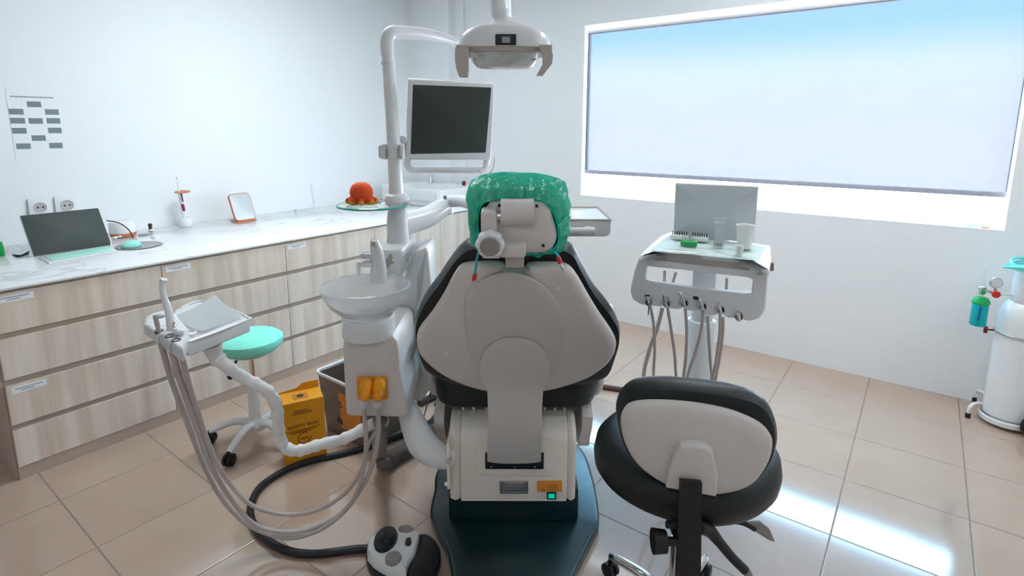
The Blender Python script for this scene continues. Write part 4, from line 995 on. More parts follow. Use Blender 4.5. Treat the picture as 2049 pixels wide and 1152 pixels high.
h2 = vpath([(343, 698), (362, 765), (392, 848), (422, 930), (458, 992), (505, 1046), (562, 1064), (620, 1058), (678, 1030), (718, 985), (745, 930), (757, 870), (757, 830), (754, 802)], [1.70, 1.80, 1.86, 1.88, 1.86, 1.84, 1.78])
h3 = vpath([(360, 700), (377, 765), (400, 840), (428, 915), (460, 968), (500, 1008), (550, 1026), (600, 1028), (650, 1014), (695, 982), (722, 940), (742, 880), (775, 846)], [1.70, 1.80, 1.84, 1.86, 1.86, 1.88, 1.92])
for h, r in ((h1, .0080), (h2, .0085), (h3, .0075)): t.part('suction_hose', B().tube(h, lambda k, r=r: r*1.25 if k < .25 else r, 6, 12), M_['hose'])
for h in (h1, h2):
    b = B(); b.tube([h[-1], h[-1]*.6+h[-2]*.4], [.016, .010], 1, 14); t.part('hose_sleeve', b, M_['lgray'])
wa_ = vpath([(424, 690), (434, 716), (457, 735), (482, 752), (510, 768), (536, 783), (551, 806), (556, 835), (559, 866), (566, 890), (586, 901), (614, 898), (645, 888), (680, 880), (710, 868), (745, 848), (775, 836)], [1.83, 1.86, 1.90, 1.93, 1.98])
b = B(); b.tube(wa_, lambda k: (.0215+.010*max(0, .12-k)/.12)*(1+.07*math.sin(k*2*PI*17)+.05*math.sin(k*2*PI*29+1)), 10, 20, fn=lambda k, a: 1+.05*math.sin(a*3+k*40)+.04*noise.noise(Vector((k*40, math.cos(a), math.sin(a)))))
t.part('wrapped_arm', b, mat('white_wrap_film', (.82, .81, .79, 1), .35, bump=.6, bscale=40))

# ================================================================= foot control
fz = .085
fo = [pz(x, y, fz) for x, y in ((733, 1090), (738, 1075), (755, 1062), (780, 1053), (800, 1052), (838, 1061), (834, 1080), (828, 1100), (816, 1120), (812, 1136), (790, 1134), (765, 1124), (745, 1110))]
cx_, cy_ = pz(806, 1098, 0).x, pz(806, 1098, .04).y
t = Thing('foot_control', 'white and black round foot control pedal with dark buttons on the floor', 'foot pedal', (cx_, cy_, 0))
P = lambda l, z: [(q.x, q.y) for q in (pz(x, y, z) for x, y in l)]
ob = cat(P([(731, 1095), (736, 1074), (755, 1060), (785, 1052), (815, 1053), (845, 1060), (868, 1072), (880, 1092), (880, 1118), (868, 1140), (845, 1158), (815, 1166), (780, 1160), (750, 1140), (736, 1118)], .05), 3, True)
t.part('base_ring', B().pill(ob, Hor(0), [(.006, .001), (0, .008), (0, .026), (.006, .032)], 0, .0), M_['rubber'])
ow = cat(P([(734, 1095), (738, 1077), (755, 1063), (778, 1054), (800, 1051), (825, 1056), (839, 1062)], fz), 4)+cat(P([(839, 1062), (834, 1082), (829, 1100), (817, 1118), (812, 1135)], fz), 4)[1:]+cat(P([(812, 1135), (788, 1131), (765, 1122), (746, 1110)], fz), 4)[1:]
t.part('white_shell', B().pill(ow, Hor(0), [(.000, .030), (.0, .070), (.003, .080), (.010, fz)], 0, .006), M_['white'])
od = cat(P([(842, 1066), (858, 1068), (872, 1080), (880, 1095), (881, 1115), (872, 1130), (855, 1142), (835, 1150), (818, 1150), (818, 1128), (832, 1106), (838, 1084)], .062), 3, True)
t.part('press_plate', B().pill(od, Hor(0), [(.0, .032), (.0, .052), (.004, .060), (.012, .064)], 0, .006), M_['rubber'])
def btn(x, y, rx_, ry__, z, nm, m_, h=.008, dome=.002):
    p = pz(x, y, z); s = size(1, p)
    t.part(nm, B().pill(ell(p.x, p.y, rx_*s, ry__*s*1.55, 36), Hor(z), [(.001, -.012), (.0, .0), (.002, h)], 0, dome), m_)
btn(772, 1078, 23, 21, fz+.010, 'joystick_pad', M_['rubber'], .008, .006)
b = B()
jc = pz(772, 1077, fz+.022)
for k in range(4): b.ball((jc.x+.020*math.cos(k*PI/2+.5), jc.y+.024*math.sin(k*PI/2+.5), jc.z), .011, 1, 1, .6)
t.part('joystick_lobes', b, M_['rubber'])
btn(812, 1059, 15, 6, fz+.003, 'foot_button', M_['gray']); btn(787, 1116, 16.5, 9.5, fz+.008, 'foot_button', M_['gray']); btn(817, 1085, 6.5, 6, fz+.005, 'foot_button', mat('brown_button', C(62, 44, 42), .5), .010)
cb = [pz(742, 1098, .02), pz(715, 1098, .016), pz(670, 1104, .016), pz(620, 1108, .016), pz(570, 1100, .016), pz(525, 1073, .016), pz(505, 1045, .016), pz(502, 1010, .016), pz(520, 975, .016), pz(560, 946, .016), pz(610, 925, .016), pz(680, 908, .016), pz(740, 893, .016), pz(800, 872, .016), pz(860, 845, .016), pz(880, 815, .016), pz(872, 808, .016)]
t.part('cable', B().tube(cb, .0150, 8, 14), M_['rubber'])
# dark hoses on the floor behind the unit
hh = [pz(838, 806, .02), pz(858, 797, .02), pz(885, 790, .02), pz(960, 790, .02)]
Thing('black_hose', 'short dark hose on the floor between the unit and the chair seat', 'hose', hh[1], mesh=B().tube(hh, .020), mat=mat('brown_black_rubber', (.045, .028, .026, 1), .45))
hh = [pz(1130, 762, .016), pz(1180, 769, .016), pz(1225, 776, .016), pz(1290, 786, .016), pz(1380, 800, .02)]
Thing('supply_hose', 'dark brown supply hose running over the floor from chair to instrument cart', 'hose', hh[2], mesh=B().tube(hh, .016), mat=mat('brown_rubber', (.10, .05, .04, 1), .4))
hh = [pv(852, 738, 2.3), pv(864, 752, 2.35), pv(874, 768, 2.42), pv(890, 790, 2.45)]
Thing('bent_hose', 'bent black hose coming out under the left armrest', 'hose', hh[1], mesh=B().tube(hh, .020), mat=M_['rubber'])
b = B(); b.tube([pv(862, 755, 2.30), pv(863, 780, 2.30), pv(857, 800, 2.33), pz(848, 835, .004)], .0032, 6, 8)
Thing('thin_wire', 'thin black wire hanging down to the floor left of the seat', 'wire', pz(848, 835, .0), mesh=b, mat=M_['rubber'])
# ================================================================= instrument cart on the right
M_['panel'] = mat('pale_gray_panel', (.88, .89, .90, 1), .35)
fc = Fr(pv(1262, 600, 2.24), -22, 0)
zc_ = fc.at(*fc.hit(1395, 511)).z
t = Thing('instrument_cart', 'white instrument delivery cart with a row of handpieces on a round column', 'instrument cart', pv(1403, 700, 2.36)*1)
t.o.location.z = 0; t.org.z = 0
col = pv(1404, 640, 2.36)
face_o = [(1279, 514), (1291, 504), (1316, 500), (1410, 508), (1502, 517), (1524, 528), (1538, 545), (1535, 590), (1531, 622), (1520, 637), (1505, 643), (1489, 642), (1484, 633), (1476, 630), (1470, 637), (1452, 637), (1447, 630), (1438, 627), (1430, 632), (1404, 628), (1398, 620), (1388, 622), (1375, 622), (1368, 616), (1358, 620), (1338, 617), (1330, 611), (1322, 614), (1282, 610), (1266, 600), (1260, 582), (1268, 546)]
hole_ = [(1294, 532), (1299, 531), (1400, 544), (1503, 556), (1507, 559), (1504, 586), (1499, 588), (1400, 577), (1296, 562), (1291, 557)]
# panel with a cut-out : ring between the outline and the hole
N = 120
cc = fc.hit(1399, 560)
oo = polar(fc.pts(face_o), N, cc); hi = polar(fc.pts(hole_), N, cc)
b = B(); rings = []
for src, d, c in ((hi, 0, -.030), (hi, 0, -.004), (hi, -.003, .0), (oo, .006, .0), (oo, .001, -.005), (oo, 0, -.012), (oo, .002, -.030), (hi, 0, -.030)):
    r = inset(src, d) if d else src
    rings.append([fc.at(q[0], q[1], c) for q in r])
b.grid(rings, True, False, False); t.part('front_panel', b, M_['panel'])
t.part('name_strip', B().slab(fc.pts([(1316, 502), (1502, 521), (1499, 541), (1310, 520)]), fc, .0004, .002, .0006), M_['taupe'] if False else mat('pale_taupe_strip', (.50, .46, .43, 1), .5))
# scoops where the handpieces lie
slots = [(1299, 597), (1334, 601), (1368, 605), (1404, 612), (1441, 618), (1478, 630)]
for x, y in slots:
    a_, b_ = fc.hit(x, y)
    bb = B(); o = cat([(a_-.020, b_-.010), (a_-.018, b_+.012), (a_, b_+.024), (a_+.018, b_+.012), (a_+.020, b_-.010), (a_, b_-.020)], 4, True)
    bb.pill(o, fc, [(0, .0004), (.003, .003), (.008, .003), (.012, .001)], 0, 0); t.part('holder_recess', bb, M_['lgray'])
# body behind the panel
hz2 = Hor(zc_)
q0, q1 = fc.hit(1285, 540), fc.hit(1536, 560)
def cart(a, b_, c): return fc.at(a, b_, c)
ba, bb_ = fc.hit(1400, 546)[1], zc_-fc.O.z-.014
b = B(); b.bounds((fc.hit(1290, 530)[0], ba, -.33), (fc.hit(1536, 560)[0], bb_, -.024), .008, fr=fc)
t.part('cabinet', b, M_['white'])
tp = [(p.x, p.y) for p in (pz(x, y, zc_) for x, y in ((1281, 514), (1289, 503), (1323, 473), (1345, 465), (1440, 479), (1541, 493), (1543, 520), (1539, 543), (1502, 522), (1316, 503)))]
t.part('tray_top', B().slab(tp, hz2, -.016, .004, .006), M_['white'])
t.part('side_keys', B().tube([pv(1544, 526, 2.12), pv(1544, 541, 2.12)], .008, 1, 10), mat('mauve_keys', C(140, 110, 120), .5))
b = B(); a_, b_ = fc.hit(1521, 547); b.lathe([(.012, 0), (.012, .002), (0, .002)], fc.at(a_, b_, .0005), fc.n, 20)
for v in b.bm.verts: v.co.z = fc.at(a_, b_).z+(v.co.z-fc.at(a_, b_).z)*.5
t.part('oval_badge', b, M_['steel'])
# column
cxx, cyy = col.x, col.y
t.part('neck', B().lathe([(.045, .70), (.050, zc_-.12), (.055, zc_-.05), (0, zc_-.045)], (cxx, cyy, 0)), M_['lgray'])
zt3 = pv(1403, 640, 2.36).z
t.part('column', B().lathe([(.070, .05), (.066, .30), (.064, zt3-.02), (.060, zt3), (.05, zt3+.004), (0, zt3+.004)], (cxx, cyy, 0), seg=40), M_['white'])
t.part('foot_plate', B().lathe([(.20, .001), (.205, .012), (.19, .030), (.09, .055), (.07, .07), (0, .07)], (cxx, cyy, 0), seg=40), M_['white'])
# handpieces and hoses
shapes = [[(1298, 610), (1297, 600), (1293, 592)], [(1334, 613), (1331, 602), (1328, 590)], [(1370, 612), (1366, 598), (1361, 587)], [(1407, 618), (1403, 604), (1397, 598)], [(1443, 625), (1440, 615), (1438, 606)], [(1479, 640), (1478, 633), (1478, 626)]]
fcf = lambda x, y, c: fc.at(*fc.hit(x, y, c), c)
for i, s in enumerate(shapes):
    b = B(); P = [fcf(x, y, .020+.008*j) for j, (x, y) in enumerate(s)]; b.tube(P, [.009, .0075, .005], 5, 12)
    if i == 2: b.ball(P[-1], .0085)
    hd = t.part('handpiece', b, M_['chrome'])
    b = B(); b.tube([fcf(s[0][0], s[0][1]-2, .016), fcf(s[0][0]-1, s[0][1]-8, .018)], .0125, 1, 14, False); t.part('handpiece_ring', b, M_['darkp'], hd)
b = B(); b.tube([fcf(1379, 594, .036), fcf(1388, 595, .036)], .003, 1, 8); t.part('burr', b, M_['steel'])
b = B(); b.tube([fcf(1387, 595, .036), fcf(1397, 597, .036)], .0065, 1, 10); t.part('handpiece_head', b, M_['darkp'])
b = B(); b.tube([fcf(1290, 591, .038), fcf(1300, 591, .038)], .0035, 1, 8); b.tube([fcf(1299, 606, .03), fcf(1297, 630, .03)], .002, 1, 6); t.part('bur_key', b, M_['darkp'])
hs_ = [[(1301, 612), (1308, 650), (1310, 700), (1309, 765), (1330, 830), (1395, 850)],
       [(1326, 615), (1314, 660), (1298, 705), (1289, 765), (1320, 850), (1395, 870)],
       [(1336, 616), (1343, 660), (1350, 710), (1355, 765), (1375, 820), (1400, 840)],
       [(1371, 618), (1374, 660), (1372, 715), (1368, 768), (1380, 830), (1400, 850)],
       [(1407, 622), (1403, 660), (1390, 710), (1375, 760), (1378, 830), (1400, 860)],
       [(1416, 632), (1418, 670), (1421, 720), (1424, 768), (1415, 830), (1405, 850)],
       [(1441, 628), (1440, 670), (1433, 720), (1425, 770), (1420, 830), (1405, 860)],
       [(1447, 634), (1446, 670), (1440, 715), (1430, 770), (1425, 835), (1408, 865)]]
for i, h in enumerate(hs_):
    c0 = .016 if i in (0, 2, 3, 4, 6) else -.05
    p0 = fcf(*h[0], c0); P = [p0]
    for j, (x, y) in enumerate(h[1:]): P.append(pv(x, y, p0.y+(.04 if j < 3 else .06)*j/3+(.03 if j > 2 else 0)))
    t.part('handpiece_hose', B().tube(P, .0062 if i != 1 else .0085, 6, 10), M_['hose'])
for x0, y0, x1, y1 in ((1330, 545, 1329, 570), (1353, 548, 1345, 572), (1420, 555, 1419, 578), (1454, 560, 1453, 584)):
    b = B(); b.tube([pv(x0, y0-4, 2.33), pv(x1, y1, 2.33), pv(x1-2, y1+40, 2.33)], .0062, 3, 10); t.part('handpiece_hose', b, M_['hose'])
# film spread over the tray top
b = B(); q = [pz(x, y, zc_+.005) for x, y in ((1296, 503), (1345, 467), (1537, 494), (1512, 522))]
g = []
for i in range(15):
    row = []
    for j in range(11):
        s, w = i/14, j/10; p = (q[0]*(1-s)+q[3]*s)*(1-w)+(q[1]*(1-s)+q[2]*s)*w
        row.append(Vector((p.x, p.y, zc_+.0065+abs(nz3((p.x*30, p.y*18, 0), 1, .006)))))
    g.append(row)
b.grid(g, False)
Thing('protective_film', 'crumpled clear protective film over the top of the instrument cart', 'film', (q[0]+q[2])/2, mesh=b, mat=M_['film'])
# light box panel standing on the cart
fv = Fr((.749, 2.50, 1.128), -24, 9)
fv = Fr((.745, 2.49, zc_+.012), -24, 8)
a0, b0 = fv.hit(1351, 366); a1, b1 = fv.hit(1518, 374)
t = Thing('film_viewer', 'pale gray x-ray film viewer panel standing upright at the back of the cart', 'film viewer', fv.at(.17, 0, 0))
t.part('panel', B().slab(rrect(a0, -.004, a1, (b0+b1)/2, .006), fv, -.022, 0, .004), M_['lgray'])
t.part('viewing_pane', B().slab(rrect(a0+.008, .02, a1-.008, (b0+b1)/2-.008, .004), fv, .0004, .002, .001), mat('milky_acrylic', (.66, .70, .72, 1), .3))
for x, y in ((1374, 382), (1433, 384.5), (1496, 387)):
    b = B(); p, q = fv.hit(x-3, y), fv.hit(x+3, y); b.bounds((p[0], p[1]-.002, .0022), (q[0], p[1]+.002, .006), fr=fv); t.part('film_clip', b, M_['white'])
# bur blocks
def burblock(x0, y0, x1, y1, m_, lab, col_):
    p, q = pz(x0, y1, zc_+.01), pz(x1, y1+2, zc_+.01); w = (q-p).length; d = .045
    f_ = Fr((p.x, p.y, zc_+.014), -22)
    t = Thing('bur_block', lab, 'bur block', f_.at(w/2, 0, -.02), group='bur blocks on the cart')
    t.part('base', B().bounds((0, 0, -d), (w, .018, 0), .002, fr=f_), m_)
    b = B()
    n = 7
    for i in range(n):
        for j in range(2):
            a, c = w*(i+.7)/(n+.4), -d*(.3+.4*j); b.tube([f_.at(a, .018, c), f_.at(a, .034, c)], .0016, 1, 8)
    t.part('burs', b, col_, kind=None)
burblock(1341, 470, 1376, 480, M_['white'], 'white bur block at the left back of the cart top, behind the green one', M_['darkp'])
burblock(1382, 472, 1416, 484, M_['white'], 'white bur block beside the clear case on the cart top', M_['darkp'])
burblock(1361, 488, 1394, 493, M_['green'], 'small green bur block on the cart top', M_['chrome'])
# clear case, cup, small cup
p = pz(1440, 496, zc_+.01)
t = Thing('clear_case', 'tall narrow clear plastic case standing next to the paper cup', 'case', (p.x, p.y, zc_+.012))
w = size(20, p)
t.part('case', B().box((p.x, p.y+.015, zc_+.012+.052), (w, .03, .10), (0, 0, D(-20)), .004), M_['clear'])
t.part('case_lid', B().box((p.x, p.y+.015, zc_+.012+.112), (w*1.05, .034, .018), (0, 0, D(-20)), .003), M_['clear'])
t.part('case_contents', B().box((p.x, p.y+.015, zc_+.012+.012), (w*.7, .018, .016), (0, 0, D(-20)), .003), M_['taupe'])
p = pz(1492, 499, zc_+.01); w = size(18, p); k = size(46, p)
b = B(); b.lathe([(0, .0), (w*.72, .0), (w*.74, .002), (w, k), (w*1.04, k+.002), (w*.97, k), (w*.70, .006), (0, .006)], (p.x, p.y+.015, zc_+.013), seg=40)
Thing('paper_cup', 'white paper cup standing on the cart top', 'cup', (p.x, p.y, zc_+.01), mesh=b, mat=M_['cup'])
p = pz(1479, 511, zc_+.01); w = size(8.5, p)
b = B(); b.lathe([(0, 0), (w*.85, 0), (w, .036), (w*.9, .036), (w*.75, .005), (0, .005)], (p.x, p.y+.004, zc_+.013), seg=28)
Thing('dosing_cup', 'tiny clear dosing cup in front of the paper cup', 'cup', (p.x, p.y, zc_+.01), mesh=b, mat=M_['cup'])

# ================================================================= dentist's stool in front
t = Thing('dentist_stool', 'black padded stool with cream backrest shell and chrome star base', 'stool', (.527, 1.52, 0))
S0 = (.515, 1.50); rs = .262; zs = .60
so = [(S0[0]+rs*math.cos(2*PI*k/64)*(1+.02*math.cos(4*PI*k/64)), S0[1]+rs*math.sin(2*PI*k/64)*.97) for k in range(64)]
t.part('seat', B().pill(so, Hor(zs), [(.05, -.012), (.015, -.004), (.003, .015), (0, .045), (.006, .078), (.022, .098), (.05, .108)], 0, .004), M_['dark'])
t.part('seat_pan', B().pill([(S0[0]+(q[0]-S0[0])*.6, S0[1]+(q[1]-S0[1])*.6) for q in so], Hor(zs), [(.01, -.035), (0, -.02), (0, -.006)], 0, 0), M_['darkp'])
fs_ = Fr((.47, 1.24, .90), -8, 6)
pad2 = [(1233, 830), (1240, 795), (1257, 776), (1290, 765), (1345, 764), (1410, 770), (1470, 779), (1520, 795), (1547, 825), (1557, 865), (1553, 900), (1540, 928), (1510, 960), (1440, 982), (1350, 975), (1275, 930), (1245, 885)]
t.part('back_cushion', B().pill(cat(fs_.pts(pad2, -.03), 4, True), fs_, [(.035, -.085), (.010, -.075), (0, -.052), (.002, -.030), (.012, -.012), (.03, -.004)], .01, 0), M_['dark'])
shl = [(1242, 845), (1247, 820), (1262, 806), (1295, 800), (1350, 801), (1410, 808), (1470, 822), (1520, 845), (1543, 872), (1545, 895), (1535, 925), (1512, 958), (1480, 977), (1430, 986), (1380, 982), (1325, 963), (1278, 930), (1252, 890)]
t.part('back_shell', B().pill(cat(fs_.pts(shl, .0), 4, True), fs_, [(.004, -.012), (0, -.002), (.003, .008), (.012, .016)], 0, .012), M_['shell'])
hsg = [(1353, 905), (1362, 892), (1388, 889), (1414, 893), (1427, 905), (1437, 955), (1433, 993), (1383, 984), (1333, 975), (1340, 940)]
t.part('back_bracket', B().slab(fs_.pts(hsg, .05), fs_, .018, .055, .008), M_['shell'])
bl, br__ = fs_.hit(1362, 1010, .03), fs_.hit(1404, 1010, .03)
b = B(); yb2 = fs_.at(*fs_.hit(1383, 975, .055), .060).y-.014
pa, pb, pc_, pd_ = pv(1362, 962, yb2), pv(1405, 966, yb2), pv(1402, 1190, yb2+.02), pv(1352, 1190, yb2+.02)
b.grid([[pa, pb, pb+Vector((0, .012, 0)), pa+Vector((0, .012, 0))], [pd_, pc_, pc_+Vector((0, .012, 0)), pd_+Vector((0, .012, 0))]])
t.part('back_bar', b, M_['darkp'])
b = B(); zlo = pd_.z; b.box(((pa.x+pb.x)/2+.005, yb2+.17, .578), (.04, .31, .012), bev=.003); t.part('bar_foot', b, M_['darkp'])
b = B(); p = pv(1350, 1082, yb2+.02); b.tube([pv(1306, 1082, yb2+.02), pv(1332, 1083, yb2+.02)], [.030, .027], 1, 20); b.tube([pv(1330, 1083, yb2+.02), p+Vector((.02, 0, 0))], .011, 1, 12); t.part('back_knob', b, M_['darkp'])
b = B(); b.tube([pv(1333, 1049, yb2+.03), pv(1360, 1052, yb2+.03)], .009, 1, 10); t.part('locking_pin', b, M_['darkp'])
b = B(); b.tube([pv(1400, 1055, yb2+.04), pv(1420, 1062, yb2+.05), pv(1440, 1085, yb2+.05), pv(1465, 1115, yb2+.05), pv(1490, 1140, yb2+.05)], [.016, .017, .013, .012, .012], 4, 12); t.part('height_lever', b, M_['darkp'])
b = B(); b.slab([(q[0], q[1]) for q in Fr((0, yb2+.05, 0)).pts([(1474, 1122), (1484, 1122), (1502, 1140), (1510, 1160), (1492, 1158)])], Fr((0, yb2+.05, 0)), -.01, .004, .003); t.part('lever_paddle', b, M_['gray'])
fl2 = Fr((0, 1.42, 0))
b = B(); b.tube([pv(1455, 1040, 1.42), pv(1488, 1046, 1.42), pv(1510, 1058, 1.42)], .008, 3, 10); t.part('tilt_lever', b, M_['darkp'])
b = B(); b.slab(fl2.pts([(1498, 1045), (1522, 1044), (1540, 1058), (1551, 1084), (1538, 1080), (1512, 1064)]), fl2, -.008, .002, .003); t.part('tilt_paddle', b, M_['gray'])
HB = (.527, 1.52)
t.part('gas_column', B().lathe([(.030, .10), (.030, .34), (.016, .345), (.016, zs-.02)], (HB[0], HB[1], 0), seg=28), M_['chrome'])
t.part('hub', B().lathe([(0, .075), (.048, .075), (.052, .09), (.046, .125), (.034, .135), (0, .136)], (HB[0], HB[1], 0), seg=32), M_['chrome'])
def star(t, HB, R, a0, leg_m, z0, z1, r, wm, cr=.027, prof=None):
    for k in range(5):
        a = a0+2*PI*k/5; d = Vector((math.cos(a), math.sin(a), 0)); c = Vector((HB[0], HB[1], 0))
        P = [c+d*.03+Vector((0, 0, z0)), c+d*R*.45+Vector((0, 0, z0+.012)), c+d*R*.85+Vector((0, 0, z1+.012)), c+d*R+Vector((0, 0, z1-.004))]
        t.part('leg', B().tube(P, [r*1.25, r*1.05, r*.95, r*.7], 5, 14, flat=.8), leg_m)
        w = c+d*(R+.004); n = Vector((-d.y, d.x, 0))
        b = B()
        for s in (-1, 1): b.lathe([(0, -.009), (cr*.8, -.009), (cr, -.006), (cr, .006), (cr*.8, .009), (0, .009)], w+n*(s*.013)+Vector((0, 0, cr+.0006)), n, 24)
        b.box(w+Vector((0, 0, cr+.012)), (.022, .022, cr*1.1), bev=.006); b.tube([w+Vector((0, 0, cr)), w+Vector((0, 0, z1+.002))], .008, 1, 10)
        t.part('caster', b, wm)
star(t, HB, .285, D(125.3), M_['chrome'], .105, .085, .019, M_['rubber'])

# ================================================================= white stool by the cabinets
HW = (-1.32, 2.64)
t = Thing('assistant_stool', 'small white stool with a mint green cloth cover on its round seat', 'stool', (HW[0], HW[1], 0))
zs2 = pv(508, 672, HW[1]).z
r2 = size(63, Vector((HW[0], HW[1], zs2)))
b = B(); b.lathe([(r2*.45, -.068), (r2*.80, -.060), (r2*.97, -.035), (r2, -.015), (r2*.98, .0), (r2*.86, .014), (r2*.5, .022), (0, .022)], (HW[0], HW[1], zs2-.01), seg=64, fn=lambda k: 1+.008*math.sin(k*2*PI*13)+.006*math.sin(k*2*PI*29))
t.part('seat_cover', b, M_['mint'])
t.part('seat', B().lathe([(0, -.082), (r2*.6, -.08), (r2*.7, -.068), (0, -.065)], (HW[0], HW[1], zs2-.01), seg=40), M_['lgray'])
t.part('gas_rod', B().lathe([(.013, .28), (.013, zs2-.08)], (HW[0], HW[1], 0), seg=16), M_['chrome'])
t.part('column', B().lathe([(0, .09), (.034, .09), (.030, .30), (.024, .305), (0, .305)], (HW[0], HW[1], 0), seg=24), M_['white'])
b = B(); p = pv(461, 753, HW[1]); b.tube([Vector((HW[0], HW[1], zs2-.09)), Vector((HW[0]-.06, HW[1], zs2-.105)), p], .006, 4, 8); b.ball(p, .016); b.ball(pv(466, 748, HW[1]), .012); t.part('height_lever', b, M_['darkp'])
t.part('hub', B().lathe([(0, .07), (.05, .07), (.055, .09), (.04, .125), (0, .13)], (HW[0], HW[1], 0), seg=28), M_['white'])
star(t, HW, .225, math.atan2(2.417-2.64, -1.353+1.32), M_['white'], .10, .07, .020, M_['rubber'], .030)

# ================================================================= yellow safety box
O = rz(573, 938, 0)
fsb = Fr((O.x, O.y, 0), 66.7, room=True)
Wb = (rz(655, 915, 0)-O).length; Hb = .325
t = Thing('safety_box', 'yellow cardboard sharps box marked SAFETY BOX on the floor', 'sharps box', fsb.at(Wb/2, 0, -.06), False)
t.part('carton', B().bounds((0, .001, -.125), (Wb, Hb, 0), .002, 1, fr=fsb), M_['yel'])
b = B(); b.slab([(0, .0), (0, .045), (.012, .048), (Wb*.45, .048), (Wb*.60, .075), (Wb, .075), (Wb, 0)], Fr(fsb.at(0, Hb+.001, -.121), 66.7, 62, room=True), -.001, .0015, .0005)
for v in b.bm.verts: v.co.z = max(v.co.z, Hb+.0005)
b2 = B(); b2.bounds((0, Hb+.001, -.125), (Wb, Hb+.004, -.122), fr=fsb); b2.slab([(0, 0), (0, .006), (Wb*.42, .010), (Wb*.60, .035), (Wb, .035), (Wb, 0)], Fr(fsb.at(0, Hb+.001, -.121), 66.7, 0, room=True), -.0015, 0, .0004)
t.part('rear_flap', b2, M_['yel'])
fz_ = Hor(Hb, True)
lid = [fsb.at(a, Hb, c) for a, c in ((Wb*.30, -.028), (Wb*.66, -.028), (Wb*.66, -.085), (Wb*.30, -.085))]
t.part('opening_flap', B().slab([(p.x, p.y) for p in lid], fz_, .0005, .002, .0005), mat('darker_card', C(190, 120, 12), .6))
hc_ = fsb.at(Wb*.48, Hb, -.055)
t.part('hand_hole', B().pill(ell(hc_.x, hc_.y, .017, .017, 28), fz_, [(0, .0021), (0, .0028)], 0, 0), M_['ink'])
t.part('lettering', B().text('SAFETY BOX', fsb, Wb*.10, Hb*.60, .022, .0008, Wb*.74), M_['ink'])
b = B(); f3 = fsb
for k, (x0, x1, y) in enumerate(((.08, .88, .555), (.12, .80, .535), (.18, .66, .515), (.2, .70, .16), (.25, .7, .13))): b.bounds((Wb*x0, Hb*y, .0005), (Wb*x1, Hb*y+.0028, .0012), fr=f3)
t.part('small_print', b, M_['ink2'])
b = B(); b.text('\u2014', f3, 0, 0, .001) if False else None
ctr = f3.at(Wb*.48, Hb*.42, .0012)
b = B(); ring = [f3.at(Wb*.48+.028*math.cos(D(60+k*15)), Hb*.42+.028*math.sin(D(60+k*15)), .0012) for k in range(21)]; b.tube(ring, .0022, 1, 6)
b.bounds((Wb*.48-.016, Hb*.42-.006, .0005), (Wb*.48+.016, Hb*.42+.001, .0012), fr=f3)
t.part('round_symbol', b, M_['ink2'])
b = B(); b.bounds((Wb*.22, Hb*.80, .0005), (Wb*.70, Hb*.80+.012, .0009), fr=f3); b.bounds((Wb*.28, Hb*.845, .0005), (Wb*.60, Hb*.845+.008, .0009), fr=f3); t.part('faded_print', b, mat('faded_print', C(170, 108, 20), .6))

# ================================================================= waste bin behind the unit
nb = rz(668, 756, .33); lb_ = rz(625, 744, .33)
bx0, bx1, by0_, by1_ = lb_.x, lb_.x+.40, (nb.y+lb_.y)/2, (nb.y+lb_.y)/2+.30
t = Thing('waste_bin', 'brown gray waste bin with white rim and orange sign reading S IN', 'waste bin', ((bx0+bx1)/2, (by0_+by1_)/2, 0), False)
def rr_(k, z): 
    cx, cy = (bx0+bx1)/2, (by0_+by1_)/2
    return [Vector((cx+(q[0]-cx)*k, cy+(q[1]-cy)*k, z)) for q in rrect(bx0, by0_, bx1, by1_, .03)]
b = B(); b.grid([rr_(.82, .001), rr_(.84, .01), rr_(.98, .32), rr_(.96, .32), rr_(.80, .02)]); t.part('bin_body', b, M_['binm'])
b = B(); b.grid([rr_(.985, .316), rr_(1.02, .320), rr_(1.02, .332), rr_(.995, .337), rr_(.955, .334), rr_(.95, .322)], True, False, False); t.part('rim', b, M_['white'])
b = B(); b.grid([rr_(.955, .315), rr_(.90, .25), rr_(.80, .10)], True, False, True); t.part('liner', b, M_['binin'])
fbn = Fr((0, by0_+.016, .0), 0, -6.0, room=True)
fbn = Fr((0, (by0_+by1_)/2-(by1_-by0_)/2*.82-.002, 0), 0, -3.8*-1, room=True)
sgn = fbn.pts([(676, 783), (740, 778), (740, 866), (678, 868)], .004)
xs0, zs1, zs0 = sgn[0][0], .27, .065
sg = t.part('sign', B().slab([(xs0, zs0), (xs0, zs1), (bx1-.04, zs1), (bx1-.04, zs0)], fbn, .002, .004, .0005), M_['sign'], label='orange sign')
hS = fbn.hit(679, 815, .005); hI = fbn.hit(676, 845, .005)
t.part('lettering', B().text('S', fbn, hS[0], hS[1], .052, .0045), M_['ink'], sg)
t.part('lettering', B().text('IN', fbn, hI[0], hI[1], .046, .0045), M_['ink'], sg)

# ================================================================= oxygen cylinder (R frame)
OC = (.50, 3.90); ro = .108
t = Thing('oxygen_cylinder', 'white oxygen cylinder with gauge strapped to a small white trolley', 'gas cylinder', (OC[0], OC[1], 0), False)
t.part('tank', B().lathe([(0, .045), (ro*.9, .045), (ro, .06), (ro, .58), (ro*.96, .63), (ro*.80, .68), (ro*.5, .715), (.03, .73), (0, .73)], (OC[0], OC[1], 0), seg=48), M_['white'])
t.part('valve_guard', B().lathe([(.070, .685), (.078, .70), (.078, .855), (.074, .86), (.068, .855), (.068, .70)], (OC[0]+.01, OC[1], 0), seg=40), M_['white'])
rz0 = ry(1972, 659, OC[1]-.04).z
rg = [Vector((OC[0]+(ro+.004)*math.cos(2*PI*k/32), OC[1]+(ro+.004)*math.sin(2*PI*k/32), rz0)) for k in range(33)]
t.part('strap_ring', B().tube(rg, .0045, 1, 8, False), M_['steel'])
